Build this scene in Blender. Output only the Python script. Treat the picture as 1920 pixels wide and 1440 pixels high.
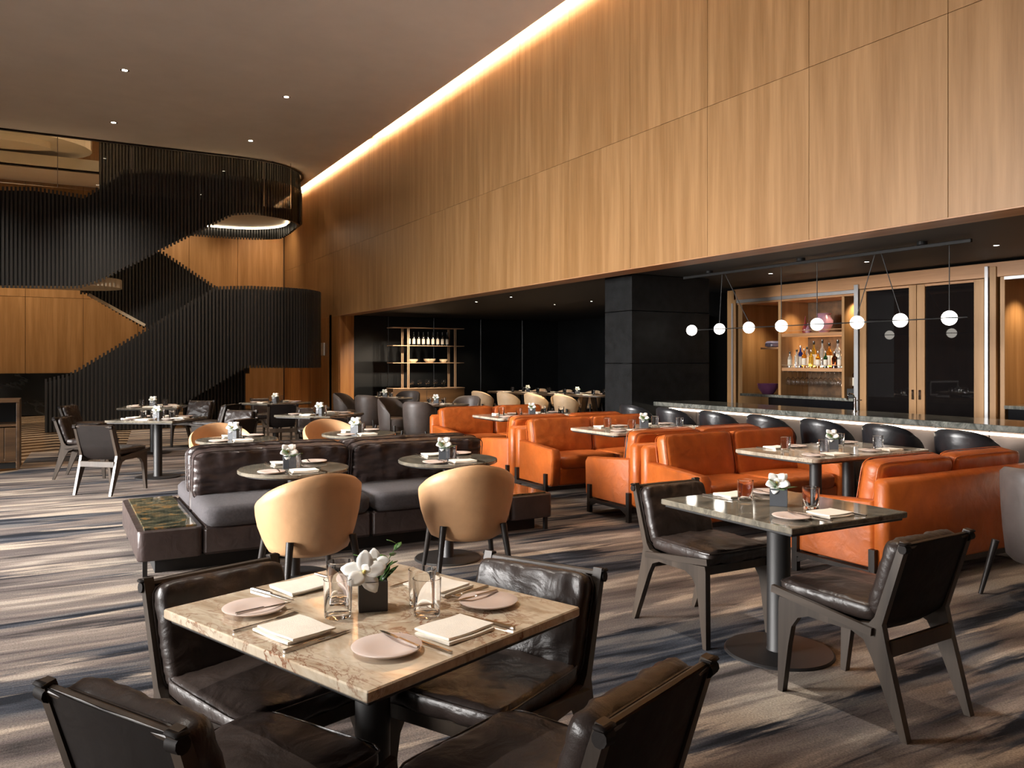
import bpy, math, random
from mathutils import Vector, Matrix, noise
R = math.radians
random.seed(7)
SC = bpy.context.scene
COL = SC.collection
for o in list(bpy.data.objects): bpy.data.objects.remove(o)
# ---------------------------------------------------------------- camera
F = 1520.0; CZ = 1.48; HOR = 676.0
TH = math.atan(855 / F); SN, CS = math.sin(TH), math.cos(TH)
cd = bpy.data.cameras.new('camera'); cam = bpy.data.objects.new('camera', cd); COL.objects.link(cam)
cam.location = (0, 0, CZ); cam.rotation_euler = (R(90), 0, -TH)
cd.sensor_width = 36; cd.lens = F / 1920 * 36; cd.shift_y = -(720 - HOR) / 1920
cd.clip_start = .02; cd.clip_end = 200
SC.camera = cam
SC.view_settings.view_transform = 'Standard'; SC.view_settings.look = 'None'
SC.view_settings.gamma = 1; SC.view_settings.use_curve_mapping = False
SC.view_settings.exposure = 0.38
w = bpy.data.worlds.new('world'); SC.world = w; w.use_nodes = True
w.node_tree.nodes['Background'].inputs[0].default_value = (.9, .88, .85, 1)
w.node_tree.nodes['Background'].inputs[1].default_value = .03

def area(name, loc, rot, sx, sy, e, col):
    l = bpy.data.lights.new(name, 'AREA'); l.shape = 'RECTANGLE'; l.size = sx; l.size_y = sy; l.energy = e; l.color = col
    o = bpy.data.objects.new(name, l); COL.objects.link(o); o.location = loc; o.rotation_euler = rot; return o
def spot(name, loc, e, col=(1, .72, .45), ang=75, blend=.6, rad=.05, aim=None):
    l = bpy.data.lights.new(name, 'SPOT'); l.energy = e; l.color = col; l.spot_size = R(ang); l.spot_blend = blend; l.shadow_soft_size = rad
    o = bpy.data.objects.new(name, l); COL.objects.link(o); o.location = loc
    if aim: o.rotation_euler = (Vector(aim) - Vector(loc)).to_track_quat('-Z', 'Y').to_euler()
    return o
WARM = (1, .76, .50)
# daylight through the tall windows of the left wall
for y, e in ((0.6, 15), (4.2, 190), (7.8, 640), (11.4, 190)):
    wl_ = area('window_light', (-7.6, y, 2.3), (0, R(-71), 0), 3.0, 2.4, e, (1, .97, .94)); wl_.data.spread = R(82)
# cove lamp hidden above the ceiling edge
area('cove_lamp', (6.0, 9, 6.56), (0, R(-115), 0), .08, 32, 1500, (1, .78, .50))
# unseen spots added to brighten the staircase slats
for x, e in ((-2.2, 700), (.8, 700), (3.8, 350)):
    spot('stair_fill', (x, 14.6, 6.25), e, (1, .88, .76), 60, .9, .15, (x + .4, 19.4, 1.6))
for x, y, e in ((.6, 22.9, 330), (-2.2, 23.3, 420), (3.2, 23.9, 200), (5.5, 24.0, 200)):
    spot('back_wall_washer', (x, y, 6.1), e, WARM, 100, .9, .2, (x, 25.5, 2.4))

# ---------------------------------------------------------------- photo pixel -> place on a known plane
def c2w(X, Z): return (Z * SN + X * CS, Z * CS - X * SN)
def W(px, py, z=0.0):
    Z = F * (CZ - z) / (py - HOR); return c2w((px - 960) / F * Z, Z)
def onY(px, py, Y):
    t = (px - 960) / F; x = Y * (SN + t * CS) / (CS - t * SN); Z = x * SN + Y * CS
    return x, CZ - (py - HOR) * Z / F
def onX(px, py, X):
    t = (px - 960) / F; y = X * (CS - t * SN) / (SN + t * CS); Z = X * SN + y * CS
    return y, CZ - (py - HOR) * Z / F
def camangle(dx, dy):            # angle of a world direction seen by the camera: 0 = away, +90 = right
    return math.degrees(math.atan2(dx * CS - dy * SN, dx * SN + dy * CS))

# ---------------------------------------------------------------- materials
def rgb(h):
    h = [int(h[i:i+2], 16) / 255 for i in (0, 2, 4)]
    return tuple((c / 12.92 if c < .04045 else ((c + .055) / 1.055) ** 2.4) for c in h)
class NT:
    def __init__(s, name):
        s.m = bpy.data.materials.new(name); s.m.use_nodes = True; s.t = s.m.node_tree; s.n = s.t.nodes; s.l = s.t.links
        s.b = s.n['Principled BSDF']
    def add(s, ty, **kw):
        n = s.n.new(ty)
        for k, v in kw.items():
            if k in n.inputs.keys() if isinstance(k, str) else False: n.inputs[k].default_value = v
            else: setattr(n, k, v)
        return n
    def link(s, a, b): s.l.new(a, b)
    def set(s, k, v): s.b.inputs[k].default_value = v
def coords(t, kind='Object', scale=(1, 1, 1), rot=(0, 0, 0), rnd=False):
    if kind == 'World': src = t.add('ShaderNodeNewGeometry').outputs['Position']
    else: src = t.add('ShaderNodeTexCoord').outputs[kind]
    if rnd:
        oi = t.add('ShaderNodeObjectInfo'); mul = t.add('ShaderNodeMath', operation='MULTIPLY'); mul.inputs[1].default_value = 37
        t.link(oi.outputs['Random'], mul.inputs[0]); ad = t.add('ShaderNodeVectorMath', operation='ADD')
        t.link(src, ad.inputs[0]); t.link(mul.outputs[0], ad.inputs[1]); src = ad.outputs[0]
    mp = t.add('ShaderNodeMapping'); mp.inputs['Scale'].default_value = scale; mp.inputs['Rotation'].default_value = rot
    t.link(src, mp.inputs[0]); return mp.outputs[0]
def noi(t, vec, scale, detail=4, rough=.55, dist=0):
    n = t.add('ShaderNodeTexNoise'); n.inputs['Scale'].default_value = scale; n.inputs['Detail'].default_value = detail
    n.inputs['Roughness'].default_value = rough; n.inputs['Distortion'].default_value = dist; t.link(vec, n.inputs['Vector']); return n.outputs['Fac']
def ramp(t, fac, stops):
    r = t.add('ShaderNodeValToRGB'); e = r.color_ramp.elements
    while len(e) < len(stops): e.new(.5)
    for el, (p, c) in zip(e, stops): el.position = p; el.color = (*c, 1)
    t.link(fac, r.inputs[0]); return r.outputs[0]
def mix(t, fac, a, b, mode='MIX'):
    m = t.add('ShaderNodeMix', data_type='RGBA', blend_type=mode)
    if isinstance(fac, (int, float)): m.inputs[0].default_value = fac
    else: t.link(fac, m.inputs[0])
    for i, v in ((6, a), (7, b)):
        if isinstance(v, tuple): m.inputs[i].default_value = (*v, 1)
        else: t.link(v, m.inputs[i])
    return m.outputs[2]
def bump(t, h, strength, dist=.01):
    b = t.add('ShaderNodeBump'); b.inputs['Strength'].default_value = strength; b.inputs['Distance'].default_value = dist
    t.link(h, b.inputs['Height']); t.link(b.outputs[0], t.b.inputs['Normal'])
def plain(name, col, rough=.5, metal=0, var=.12, scale=8, bmp=0):
    t = NT(name); t.set('Roughness', rough); t.set('Metallic', metal)
    v = coords(t); n = noi(t, v, scale)
    lo = tuple(c * (1 - var) for c in col); hi = tuple(min(1, c * (1 + var)) for c in col)
    t.link(ramp(t, n, [(.3, lo), (.7, hi)]), t.b.inputs['Base Color'])
    if bmp: bump(t, noi(t, v, scale * 12, 3), bmp, .004)
    return t.m
def leather(name, col, rough=.38, wr=.35, var=.22):
    t = NT(name); v = coords(t, rnd=True)
    n = noi(t, v, 5, 5, .6, .6); lo = tuple(c * (1 - var) for c in col); hi = tuple(min(1, c * (1 + var)) for c in col)
    t.link(ramp(t, n, [(.3, lo), (.7, hi)]), t.b.inputs['Base Color'])
    rr = t.add('ShaderNodeMapRange'); rr.inputs[3].default_value = rough - .08; rr.inputs[4].default_value = rough + .14
    t.link(noi(t, v, 14, 3), rr.inputs[0]); t.link(rr.outputs[0], t.b.inputs['Roughness'])
    a = noi(t, v, 9, 3, .5, .8); g = noi(t, v, 260, 2)
    ad = t.add('ShaderNodeMath', operation='MULTIPLY_ADD'); ad.inputs[1].default_value = .06
    t.link(g, ad.inputs[0]); t.link(a, ad.inputs[2]); bump(t, ad.outputs[0], wr, .03)
    return t.m
def wood(name, c0, c1, c2, axis='z', rough=.42, kind='Object', fine=60, band=9):
    t = NT(name); t.set('Roughness', rough)
    st = {'z': (1, 1, .05), 'y': (1, .05, 1), 'x': (.05, 1, 1)}[axis]
    v = coords(t, kind, st, rnd=True)
    b = noi(t, v, band, 2, .5); g = noi(t, v, fine, 5, .6, .3)
    c = ramp(t, b, [(.32, c0), (.5, c1), (.68, c2)])
    c = mix(t, .22, c, ramp(t, g, [(.3, tuple(x * .5 for x in c0)), (.7, c2)]), 'MIX')
    t.link(c, t.b.inputs['Base Color']); bump(t, g, .08, .003)
    return t.m
def marble(name, stops, scale=3, dist=2.5, rough=.08, vein=None, veinscale=5, kind='Object', rot=(0, 0, .5)):
    t = NT(name); t.set('Roughness', rough); v = coords(t, kind, (1, 1.8, 1), rot, rnd=(kind == 'Object'))
    n = noi(t, v, scale, 8, .62, dist); c = ramp(t, n, stops)
    if vein:
        n2 = noi(t, v, veinscale, 6, .6, 3.2); m = ramp(t, n2, [(.47, (0, 0, 0)), (.5, (1, 1, 1)), (.53, (0, 0, 0))])
        n3 = noi(t, v, veinscale * .45, 2); m2 = ramp(t, n3, [(.45, (0, 0, 0)), (.65, (1, 1, 1))])
        mm = mix(t, 1.0, m, m2, 'MULTIPLY'); c = mix(t, mm, c, vein)
    t.link(c, t.b.inputs['Base Color']); return t.m
def emis(name, col, e):
    t = NT(name); t.set('Base Color', (*col, 1)); t.set('Emission Color', (*col, 1)); t.set('Emission Strength', e); return t.m
def glassm(name, col=(1, 1, 1), rough=0.0, ior=1.45, trans=1.0):
    t = NT(name); t.set('Base Color', (*col, 1)); t.set('Roughness', rough); t.set('IOR', ior); t.set('Transmission Weight', trans); return t.m

M = {}
M['oak'] = wood('oak_veneer', rgb('8b653b'), rgb('967046'), rgb('a67f54'), 'z', .45, 'World', 45, 9)
M['oak_h'] = wood('oak_rail', rgb('956b45'), rgb('a67a54'), rgb('b58962'), 'y', .42, 'World', 45, 7)
M['oak_dark'] = wood('oak_shade', rgb('7a4a22'), rgb('97622f'), rgb('ad7840'), 'z', .42, 'World', 45, 7)
M['slat'] = wood('black_stained_wood', (.014, .014, .013), (.024, .023, .022), (.038, .036, .034), 'z', .34, 'Object', 40, 6)
M['black'] = plain('matt_black', (.006, .006, .006), .6)
M['blackpanel'] = plain('black_lacquer_panel', (.008, .009, .010), .30, 0, .2, 2)
M['blackmetal'] = plain('black_powdercoat', (.014, .013, .013), .5, 0)
M['blackstone'] = plain('black_rough_stone', (.006, .0065, .007), .55, 0, .5, 9, .9)
M['blackstone'].node_tree.nodes['Principled BSDF'].inputs['Specular IOR Level'].default_value = .2
M['blackceil'] = plain('black_ceiling', (.012, .011, .010), .6)
M['plaster'] = plain('warm_plaster', rgb('e2dcd6'), .75, 0, .04, 1.5)
M['cream'] = plain('cream_plaster', rgb('d8cdb8'), .7, 0, .04, 1.5)
M['brown'] = leather('dark_brown_leather', (.031, .022, .019), .32, .30)
M['brown2'] = leather('banquette_brown_leather', (.046, .032, .030), .33, .28)
M['hide'] = leather('saddle_back_leather', (.009, .006, .005), .6, .1); M['hide'].node_tree.nodes['Principled BSDF'].inputs['Specular IOR Level'].default_value = .2
M['grey'] = leather('taupe_grey_leather', (.085, .068, .062), .42, .12)
M['black_leather'] = leather('black_leather', (.014, .014, .016), .30, .12)
M['orange'] = leather('cognac_orange_leather', (.44, .100, .014), .40, .22, .20)
M['tan'] = leather('tan_leather', (.56, .32, .16), .45, .08, .1)
M['beige'] = leather('beige_leather', (.78, .56, .35), .45, .08, .1)
M['fabric'] = plain('grey_upholstery_fabric', (.062, .056, .060), .95, 0, .2, 60, .5)
M['walnut'] = wood('smoked_walnut', (.026, .017, .011), (.046, .032, .022), (.072, .052, .037), 'z', .42, 'Object', 50, 8)
M['walnut_h'] = wood('smoked_walnut_rail', (.026, .017, .011), (.046, .032, .022), (.072, .052, .037), 'y', .42, 'Object', 50, 8)
M['darkwood'] = wood('black_brown_wood', (.010, .008, .007), (.018, .014, .012), (.028, .022, .019), 'z', .4)
M['cabwood'] = wood('brown_cabinet_wood', rgb('3a2817'), rgb('4e3721'), rgb('63482d'), 'x', .45)
M['bronze'] = plain('bronze_metal', rgb('b8997b'), .35, .4, .08, 3)
M['barfront'] = plain('brushed_bronze_bar_front', rgb('6d6057'), .38, .6, .10, 2)
M['steel'] = plain('brushed_steel', (.45, .42, .40), .22, 1, .05)
M['chrome'] = plain('chrome', (.8, .8, .8), .08, 1, .02)
M['alu'] = plain('satin_aluminium', (.55, .55, .56), .35, .8, .04)
M['cutlery'] = plain('cutlery_steel', (.42, .38, .35), .18, 1, .05)
M['plate'] = plain('blush_stoneware', rgb('d8c6bd'), .35, 0, .03)
M['linen'] = plain('cream_linen', rgb('ede5d8'), .9, 0, .04, 30, .35)
M['petal'] = plain('white_petal', (.85, .84, .80), .5, 0, .04)
M['yellow'] = plain('flower_heart', (.75, .60, .18), .5)
M['leaf'] = plain('green_leaf', (.045, .13, .02), .4, 0, .35, 20)
M['pot'] = plain('grey_stone_pot', rgb('4d5055'), .5, 0, .06)
M['potdark'] = plain('charcoal_pot', rgb('38332f'), .5, 0, .06)
M['glass'] = glassm('clear_glass', (1, 1, 1), 0, 1.28)
M['doorglass'] = plain('dark_door_glass', (.006, .005, .005), .02, 0, .1)
M['lampglass'] = emis('lit_opal_glass', (1, .93, .82), 5.5)
M['led'] = emis('led_strip', (1, .86, .68), 9)
M['down'] = emis('downlight_lens', (1, .9, .75), 30)
M['marb1'] = marble('beige_marble', [(.25, rgb('8d7a63')), (.42, rgb('b9a68e')), (.55, rgb('d0c3ae')), (.68, rgb('a8937a')), (.8, rgb('cdc2b0'))], 2.6, 2.2, .10, rgb('7a4020'), 3.4)
M['marb2'] = marble('dark_olive_marble', [(.25, rgb('3a3731')), (.45, rgb('6a655b')), (.6, rgb('827a6c')), (.75, rgb('574f43'))], 2.4, 2.5, .07, rgb('8b8676'), 4)
M['marb3'] = marble('pale_taupe_marble', [(.25, rgb('7c7062')), (.45, rgb('a39786')), (.6, rgb('b5aa9a')), (.75, rgb('8a7d6c'))], 2.4, 2, .10, rgb('6b4e36'), 4)
M['marb4'] = marble('green_gold_stone', [(.3, rgb('1f231e')), (.47, rgb('3f4236')), (.56, rgb('6b6650')), (.63, rgb('a8763c')), (.68, rgb('4a4636'))], 3.2, 3, .06, rgb('b3a27c'), 2)
M['barstone'] = marble('grey_green_bar_stone', [(.25, rgb('2e2f2c')), (.45, rgb('545550')), (.6, rgb('72716a')), (.75, rgb('43433e'))], 3, 3, .12, rgb('8d9088'), 4, 'World', (0, 0, 1.2))
M['blackmarble'] = marble('black_marble', [(.3, (.004, .005, .006)), (.7, (.010, .011, .012))], 1.2, 2, .12, (.035, .04, .045), .35, 'World')
M['purple'] = plain('purple_glaze', rgb('7c4a6e'), .2, 0, .1)
M['mauve'] = plain('mauve_glaze', rgb('8d6a78'), .2, 0, .1)
M['bluegrey'] = plain('blue_grey_glaze', rgb('6e6f8c'), .25, 0, .1)
M['redglaze'] = plain('dark_red_glaze', rgb('6e2a2c'), .2, 0, .1)
M['bowl'] = plain('marbled_cream_bowl', rgb('c9b99b'), .4, 0, .3, 14)
M['bottledark'] = plain('dark_bottle', (.012, .012, .010), .08)
M['label'] = plain('paper_label', rgb('cfc6b6'), .7)
M['sign'] = plain('white_plastic', (.75, .74, .72), .5)
M['blackgloss'] = plain('black_appliance', (.006, .006, .007), .12)
BC = {'amber': rgb('c47a1e'), 'gold': rgb('cfa53a'), 'blue': rgb('2a3f9a'), 'clear': rgb('cfd4d2'), 'red': rgb('a5361c'), 'green': rgb('123018'), 'brown': rgb('3a1a0a')}
for k, v in BC.items(): M['b_' + k] = glassm('bottle_glass_' + k, v, .02, 1.45, .75)

def carpet():
    t = NT('carpet'); t.set('Roughness', .95); t.set('Specular IOR Level', .1)
    v2 = coords(t, 'World', (.7, 7, 1), (0, 0, R(6))); b = noi(t, v2, 1.7, 8, .68, .4)
    def band(sc, ro, scale, k):
        v = coords(t, 'World', sc, (0, 0, R(ro))); a = noi(t, v, scale, 2, .5, .5)
        m = t.add('ShaderNodeMath', operation='MULTIPLY_ADD'); m.inputs[1].default_value = k; t.link(b, m.inputs[0]); t.link(a, m.inputs[2]); return m.outputs[0]
    base = ramp(t, band((.5, 3.2, 1), -3, 1.5, .42), [(.51, rgb('46413f')), (.60, rgb('6f6663')), (.70, rgb('857b75')), (.79, rgb('988c83')), (.87, rgb('bfb3a5'))])
    slate = ramp(t, band((.30, 1.7, 1), 9, 1.0, .30), [(.0, (1, 1, 1)), (.565, (1, 1, 1)), (.61, (0, 0, 0))])
    cream = ramp(t, band((.34, 2.6, 1), 5, 1.25, .35), [(.765, (0, 0, 0)), (.83, (1, 1, 1))])
    dk = ramp(t, band((.6, 6, 1), 14, 1.4, .5), [(.62, rgb('24272e')), (.74, rgb('484c55')), (.86, rgb('7a7674'))])
    c = mix(t, cream, base, rgb('c9baa8')); c = mix(t, slate, c, dk)
    v3 = coords(t, 'World', (1, 1, 1)); p = noi(t, v3, 110, 4, .75); pp = ramp(t, p, [(.32, (.42, .42, .43)), (.68, (1.0, 1.0, 1.0))])
    c = mix(t, 1.0, c, pp, 'MULTIPLY'); t.link(c, t.b.inputs['Base Color']); bump(t, p, .5, .006); return t.m
M['carpet'] = carpet()
def chevron():
    t = NT('chevron_floor'); t.set('Roughness', .25); v = coords(t, 'World'); sx = t.add('ShaderNodeSeparateXYZ'); t.link(v, sx.inputs[0])
    pp = t.add('ShaderNodeMath', operation='PINGPONG'); pp.inputs[1].default_value = 1.5; t.link(sx.outputs[0], pp.inputs[0])
    ma = t.add('ShaderNodeMath', operation='MULTIPLY_ADD'); ma.inputs[1].default_value = .55; t.link(pp.outputs[0], ma.inputs[0]); t.link(sx.outputs[1], ma.inputs[2])
    fr = t.add('ShaderNodeMath', operation='PINGPONG'); fr.inputs[1].default_value = .28; t.link(ma.outputs[0], fr.inputs[0])
    c = ramp(t, fr.outputs[0], [(.155, rgb('4a3a2c')), (.17, rgb('b5a188'))]); t.link(c, t.b.inputs['Base Color']); return t.m
M['chevron'] = chevron()

# ---------------------------------------------------------------- mesh builder
class MB:
    def __init__(s): s.v = []; s.f = []
    def add(s, vs, fs, mat=None):
        o = len(s.v); s.v += [tuple(mat @ Vector(p)) if mat else tuple(p) for p in vs]; s.f += [tuple(i + o for i in f) for f in fs]; return s
    def box(s, c, d, r=0, mat=None):
        hx, hy, hz = d[0] / 2, d[1] / 2, d[2] / 2; cx, cy, cz = c
        if r <= 0:
            vs = [(cx + a * hx, cy + b * hy, cz + e * hz) for a in (-1, 1) for b in (-1, 1) for e in (-1, 1)]
            return s.add(vs, [(0, 1, 3, 2), (4, 6, 7, 5), (0, 4, 5, 1), (2, 3, 7, 6), (0, 2, 6, 4), (1, 5, 7, 3)], mat)
        r = min(r, hx * .95, hy * .95, hz * .95); vs = []; ix = {}
        for a in (-1, 1):
            for b in (-1, 1):
                for e in (-1, 1):
                    for k in range(3):
                        p = [a * (hx - (r if k != 0 else 0)), b * (hy - (r if k != 1 else 0)), e * (hz - (r if k != 2 else 0))]
                        ix[a, b, e, k] = len(vs); vs.append((cx + p[0], cy + p[1], cz + p[2]))
        fs = []
        for k in range(3):
            i, j = [q for q in range(3) if q != k]
            for sg in (-1, 1):
                q = []
                for (u, w_) in ((-1, -1), (1, -1), (1, 1), (-1, 1)):
                    t = [0, 0, 0]; t[k] = sg; t[i] = u; t[j] = w_; q.append(ix[(*t, k)])
                if (sg == 1) != (k != 1): q.reverse()
                fs.append(tuple(q))
            for u in (-1, 1):
                for w_ in (-1, 1):
                    ta = [0, 0, 0]; tb = [0, 0, 0]; ta[k] = -1; tb[k] = 1; ta[i] = tb[i] = u; ta[j] = tb[j] = w_
                    q = [ix[(*ta, i)], ix[(*tb, i)], ix[(*tb, j)], ix[(*ta, j)]]
                    fs.append(tuple(q))
        for a in (-1, 1):
            for b in (-1, 1):
                for e in (-1, 1): fs.append((ix[a, b, e, 0], ix[a, b, e, 1], ix[a, b, e, 2]))
        return s.add(vs, fs, mat)
    def bar(s, p0, p1, s0, s1=None, side=(1, 0, 0)):      # tapered rectangular bar; s = (size along side, size across)
        s1 = s1 or s0; p0, p1 = Vector(p0), Vector(p1); d = (p1 - p0).normalized(); u = Vector(side); u = (u - d * u.dot(d)).normalized(); w_ = d.cross(u)
        vs = []
        for p, z in ((p0, s0), (p1, s1)):
            for a, b in ((-1, -1), (1, -1), (1, 1), (-1, 1)): vs.append(p + u * a * z[0] / 2 + w_ * b * z[1] / 2)
        return s.add(vs, [(0, 3, 2, 1), (4, 5, 6, 7), (0, 1, 5, 4), (1, 2, 6, 5), (2, 3, 7, 6), (3, 0, 4, 7)])
    def tube(s, pts, rad, n=8, cap=True):
        pts = [Vector(p) for p in pts]; rad = rad if isinstance(rad, (list, tuple)) else [rad] * len(pts); vs = []; fs = []
        d0 = (pts[1] - pts[0]).normalized(); u = d0.orthogonal().normalized()
        for i, p in enumerate(pts):
            d = ((pts[min(i + 1, len(pts) - 1)] - pts[max(i - 1, 0)])).normalized(); u = (u - d * u.dot(d)).normalized(); w_ = d.cross(u)
            for k in range(n): a = 2 * math.pi * k / n; vs.append(p + (u * math.cos(a) + w_ * math.sin(a)) * rad[i])
        for i in range(len(pts) - 1):
            for k in range(n): a = i * n + k; b = i * n + (k + 1) % n; fs.append((a, b, b + n, a + n))
        if cap: fs.append(tuple(range(n))[::-1]); fs.append(tuple(range((len(pts) - 1) * n, len(pts) * n)))
        return s.add(vs, fs)
    def lathe(s, prof, n=24, c=(0, 0, 0), mat=None):
        vs = []; fs = []
        for r, z in prof:
            for k in range(n): a = 2 * math.pi * k / n; vs.append((c[0] + r * math.cos(a), c[1] + r * math.sin(a), c[2] + z))
        for i in range(len(prof) - 1):
            for k in range(n): a = i * n + k; b = i * n + (k + 1) % n; fs.append((a, b, b + n, a + n))
        fs.append(tuple(range(n))[::-1]); fs.append(tuple(range((len(prof) - 1) * n, len(prof) * n)))
        return s.add(vs, fs, mat)
    def prism(s, poly, a, b, ax='z', mat=None):           # polygon extruded along an axis
        g = {'z': lambda p, t: (p[0], p[1], t), 'y': lambda p, t: (p[0], t, p[1]), 'x': lambda p, t: (t, p[0], p[1])}[ax]
        n = len(poly); vs = [g(p, a) for p in poly] + [g(p, b) for p in poly]
        fs = [tuple(range(n))[::-1], tuple(range(n, 2 * n))] + [(i, (i + 1) % n, (i + 1) % n + n, i + n) for i in range(n)]
        return s.add(vs, fs, mat)
    def grid(s, P, closed_u=False, closed_v=False):
        nu, nv = len(P), len(P[0]); vs = [q for row in P for q in row]; fs = []
        for i in range(nu if closed_u else nu - 1):
            for j in range(nv if closed_v else nv - 1):
                a = i * nv + j; b = i * nv + (j + 1) % nv; c = ((i + 1) % nu) * nv + (j + 1) % nv; d = ((i + 1) % nu) * nv + j; fs.append((a, b, c, d))
        return s.add(vs, fs)
    def cushion(s, c, d, n=6, seg=10, puff=.18, wr=0.0, seed=0, mat=None, fold=0.0):   # rounded, puffed box, thickness along z
        import itertools
        vs = []; fs = []; ix = {}
        def vert(i, j, k):
            key = (i, j, k)
            if key in ix: return ix[key]
            u, v, w_ = (2 * i / seg - 1, 2 * j / seg - 1, 2 * k / 4 - 1)
            m = (abs(u) ** n + abs(v) ** n + abs(w_) ** n) ** (1 / n); mm = max(abs(u), abs(v), abs(w_)); q = mm / m
            x, y, z = u * q, v * q, w_ * q
            z *= 1 + puff * (1 - x * x) * (1 - y * y) - puff * .5
            if wr:
                nn = noise.noise(Vector((x * 3.2 * (1 + .6 * abs(y)), y * 3.2, z + seed * 7.3))); z += wr * nn * (1 if abs(w_) > .5 else .3)
                e = max(abs(x), abs(y)); nn2 = noise.noise(Vector((x * 9, y * 9, seed * 3.1 + z))); x *= 1 + .02 * nn2 * wr * 5; y *= 1 + .02 * nn2 * wr * 5
                z += wr * .5 * nn2 * e
            if fold:
                n1 = noise.noise(Vector((x * d[0] / .11, y * .8, seed * 5.7))); n2 = noise.noise(Vector((x * .8, y * d[1] / .09, seed * 2.3 + 9)))
                ey_ = math.exp(-(1 - abs(y)) * d[1] / .20); ex_ = math.exp(-(1 - abs(x)) * d[0] / .11)
                z += fold * (n1 * ey_ + .3 * n2 * ex_) * (1 if abs(w_) > .4 else .2)
            ix[key] = len(vs); vs.append((c[0] + x * d[0] / 2, c[1] + y * d[1] / 2, c[2] + z * d[2] / 2)); return ix[key]
        for i in range(seg):
            for j in range(seg):
                fs.append((vert(i, j, 4), vert(i + 1, j, 4), vert(i + 1, j + 1, 4), vert(i, j + 1, 4)))
                fs.append((vert(i, j, 0), vert(i, j + 1, 0), vert(i + 1, j + 1, 0), vert(i + 1, j, 0)))
            for k in range(4):
                fs.append((vert(i, 0, k), vert(i + 1, 0, k), vert(i + 1, 0, k + 1), vert(i, 0, k + 1)))
                fs.append((vert(i, seg, k), vert(i, seg, k + 1), vert(i + 1, seg, k + 1), vert(i + 1, seg, k)))
                fs.append((vert(0, i, k), vert(0, i, k + 1), vert(0, i + 1, k + 1), vert(0, i + 1, k)))
                fs.append((vert(seg, i, k), vert(seg, i + 1, k), vert(seg, i + 1, k + 1), vert(seg, i, k + 1)))
        return s.add(vs, fs, mat)
    def seam(s, d, n, mat, side=1, wlev=.5, r=.0035, sg=12):
        pts = []
        b = [(i / sg * 2 - 1, -1) for i in range(sg)] + [(1, i / sg * 2 - 1) for i in range(sg)] + [(1 - i / sg * 2, 1) for i in range(sg)] + [(-1, 1 - i / sg * 2) for i in range(sg)]
        for u, v in b:
            m = (abs(u) ** n + abs(v) ** n + wlev ** n) ** (1 / n); q = 1 / m * 1.005; pts.append(mat @ Vector((u * q * d[0] / 2, v * q * d[1] / 2, side * wlev * q * d[2] / 2)))
        return s.tube(pts + [pts[0]], r, 5, False)
    def build(s, name, mat, parent=None, smooth=False, loc=None, rot=None):
        me = bpy.data.meshes.new(name); me.from_pydata([tuple(v) for v in s.v], [], s.f); me.update()
        me.materials.append(M[mat] if isinstance(mat, str) else mat)
        import bmesh
        bm = bmesh.new(); bm.from_mesh(me); bmesh.ops.recalc_face_normals(bm, faces=bm.faces); bm.to_mesh(me); bm.free()
        if smooth:
            me.shade_smooth()
            try: me.set_sharp_from_angle(angle=R(smooth if smooth is not True else 40))
            except Exception: pass
        o = bpy.data.objects.new(name, me); COL.objects.link(o)
        if parent: o.parent = parent
        if loc: o.location = loc
        if rot: o.rotation_euler = rot
        return o

LABELS = {}
def tag(o, label, cat, group=None):
    if label in LABELS: print('DUPLICATE LABEL', label)
    n = len(label.split())
    if n < 4 or n > 16: print('LABEL LENGTH', n, label)
    LABELS[label] = 1; o['label'] = label; o['category'] = cat
    if group: o['group'] = group
    return o
def thing(name, label, cat, loc=(0, 0, 0), rz=0, group=None):
    o = bpy.data.objects.new(name, None); COL.objects.link(o); o.empty_display_size = .1; o.location = loc; o.rotation_euler = (0, 0, rz)
    if label: tag(o, label, cat, group)
    else: o['category'] = cat
    return o
def struct(o): o['kind'] = 'structure'; return o
USED = set()
GROUPS = {'dining_chair': 'dark leather dining chairs', 'tub_chair': 'tan leather tub chairs', 'barrel_chair': 'grey barrel chairs', 'dining_tub_chair': 'beige chairs round the long table',
  'sofa': 'orange leather booth sofas', 'water_glass': 'clear water glasses on the tables', 'bread_plate': 'small plates on the tables', 'folded_napkin': 'folded napkins on the tables',
  'table_knife': 'table knives', 'butter_knife': 'butter knives on plates', 'dinner_fork': 'forks on the tables', 'flower_pot': 'orchid pots on the tables', 'bar_stool': 'black bar stools along the bar',
  'wine_bottle': 'bottles on the lounge shelf', 'wine_glass': 'wine glasses of bar and lounge', 'liquor_bottle': 'liquor bottles of the back bar', 'ceramic_bowl': 'bowls on the lounge shelf', 'pedestal_table': 'pedestal dining tables'}
def place(proto, loc, rz, label, group=None, rx=0):
    """the first time the prototype itself is moved, afterwards copies of it and of its parts are made"""
    if proto.name in USED:
        r = proto.copy(); COL.objects.link(r)
        for ch in proto.children:
            c = ch.copy(); COL.objects.link(c); c.parent = r
            for g in ch.children: d = g.copy(); COL.objects.link(d); d.parent = c
    else: r = proto; USED.add(proto.name)
    r.location = loc; r.rotation_euler = (rx, 0, rz)
    group = group or GROUPS.get(proto.name.split('.')[0])
    tag(r, label, r['category'], group)
    return r

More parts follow.
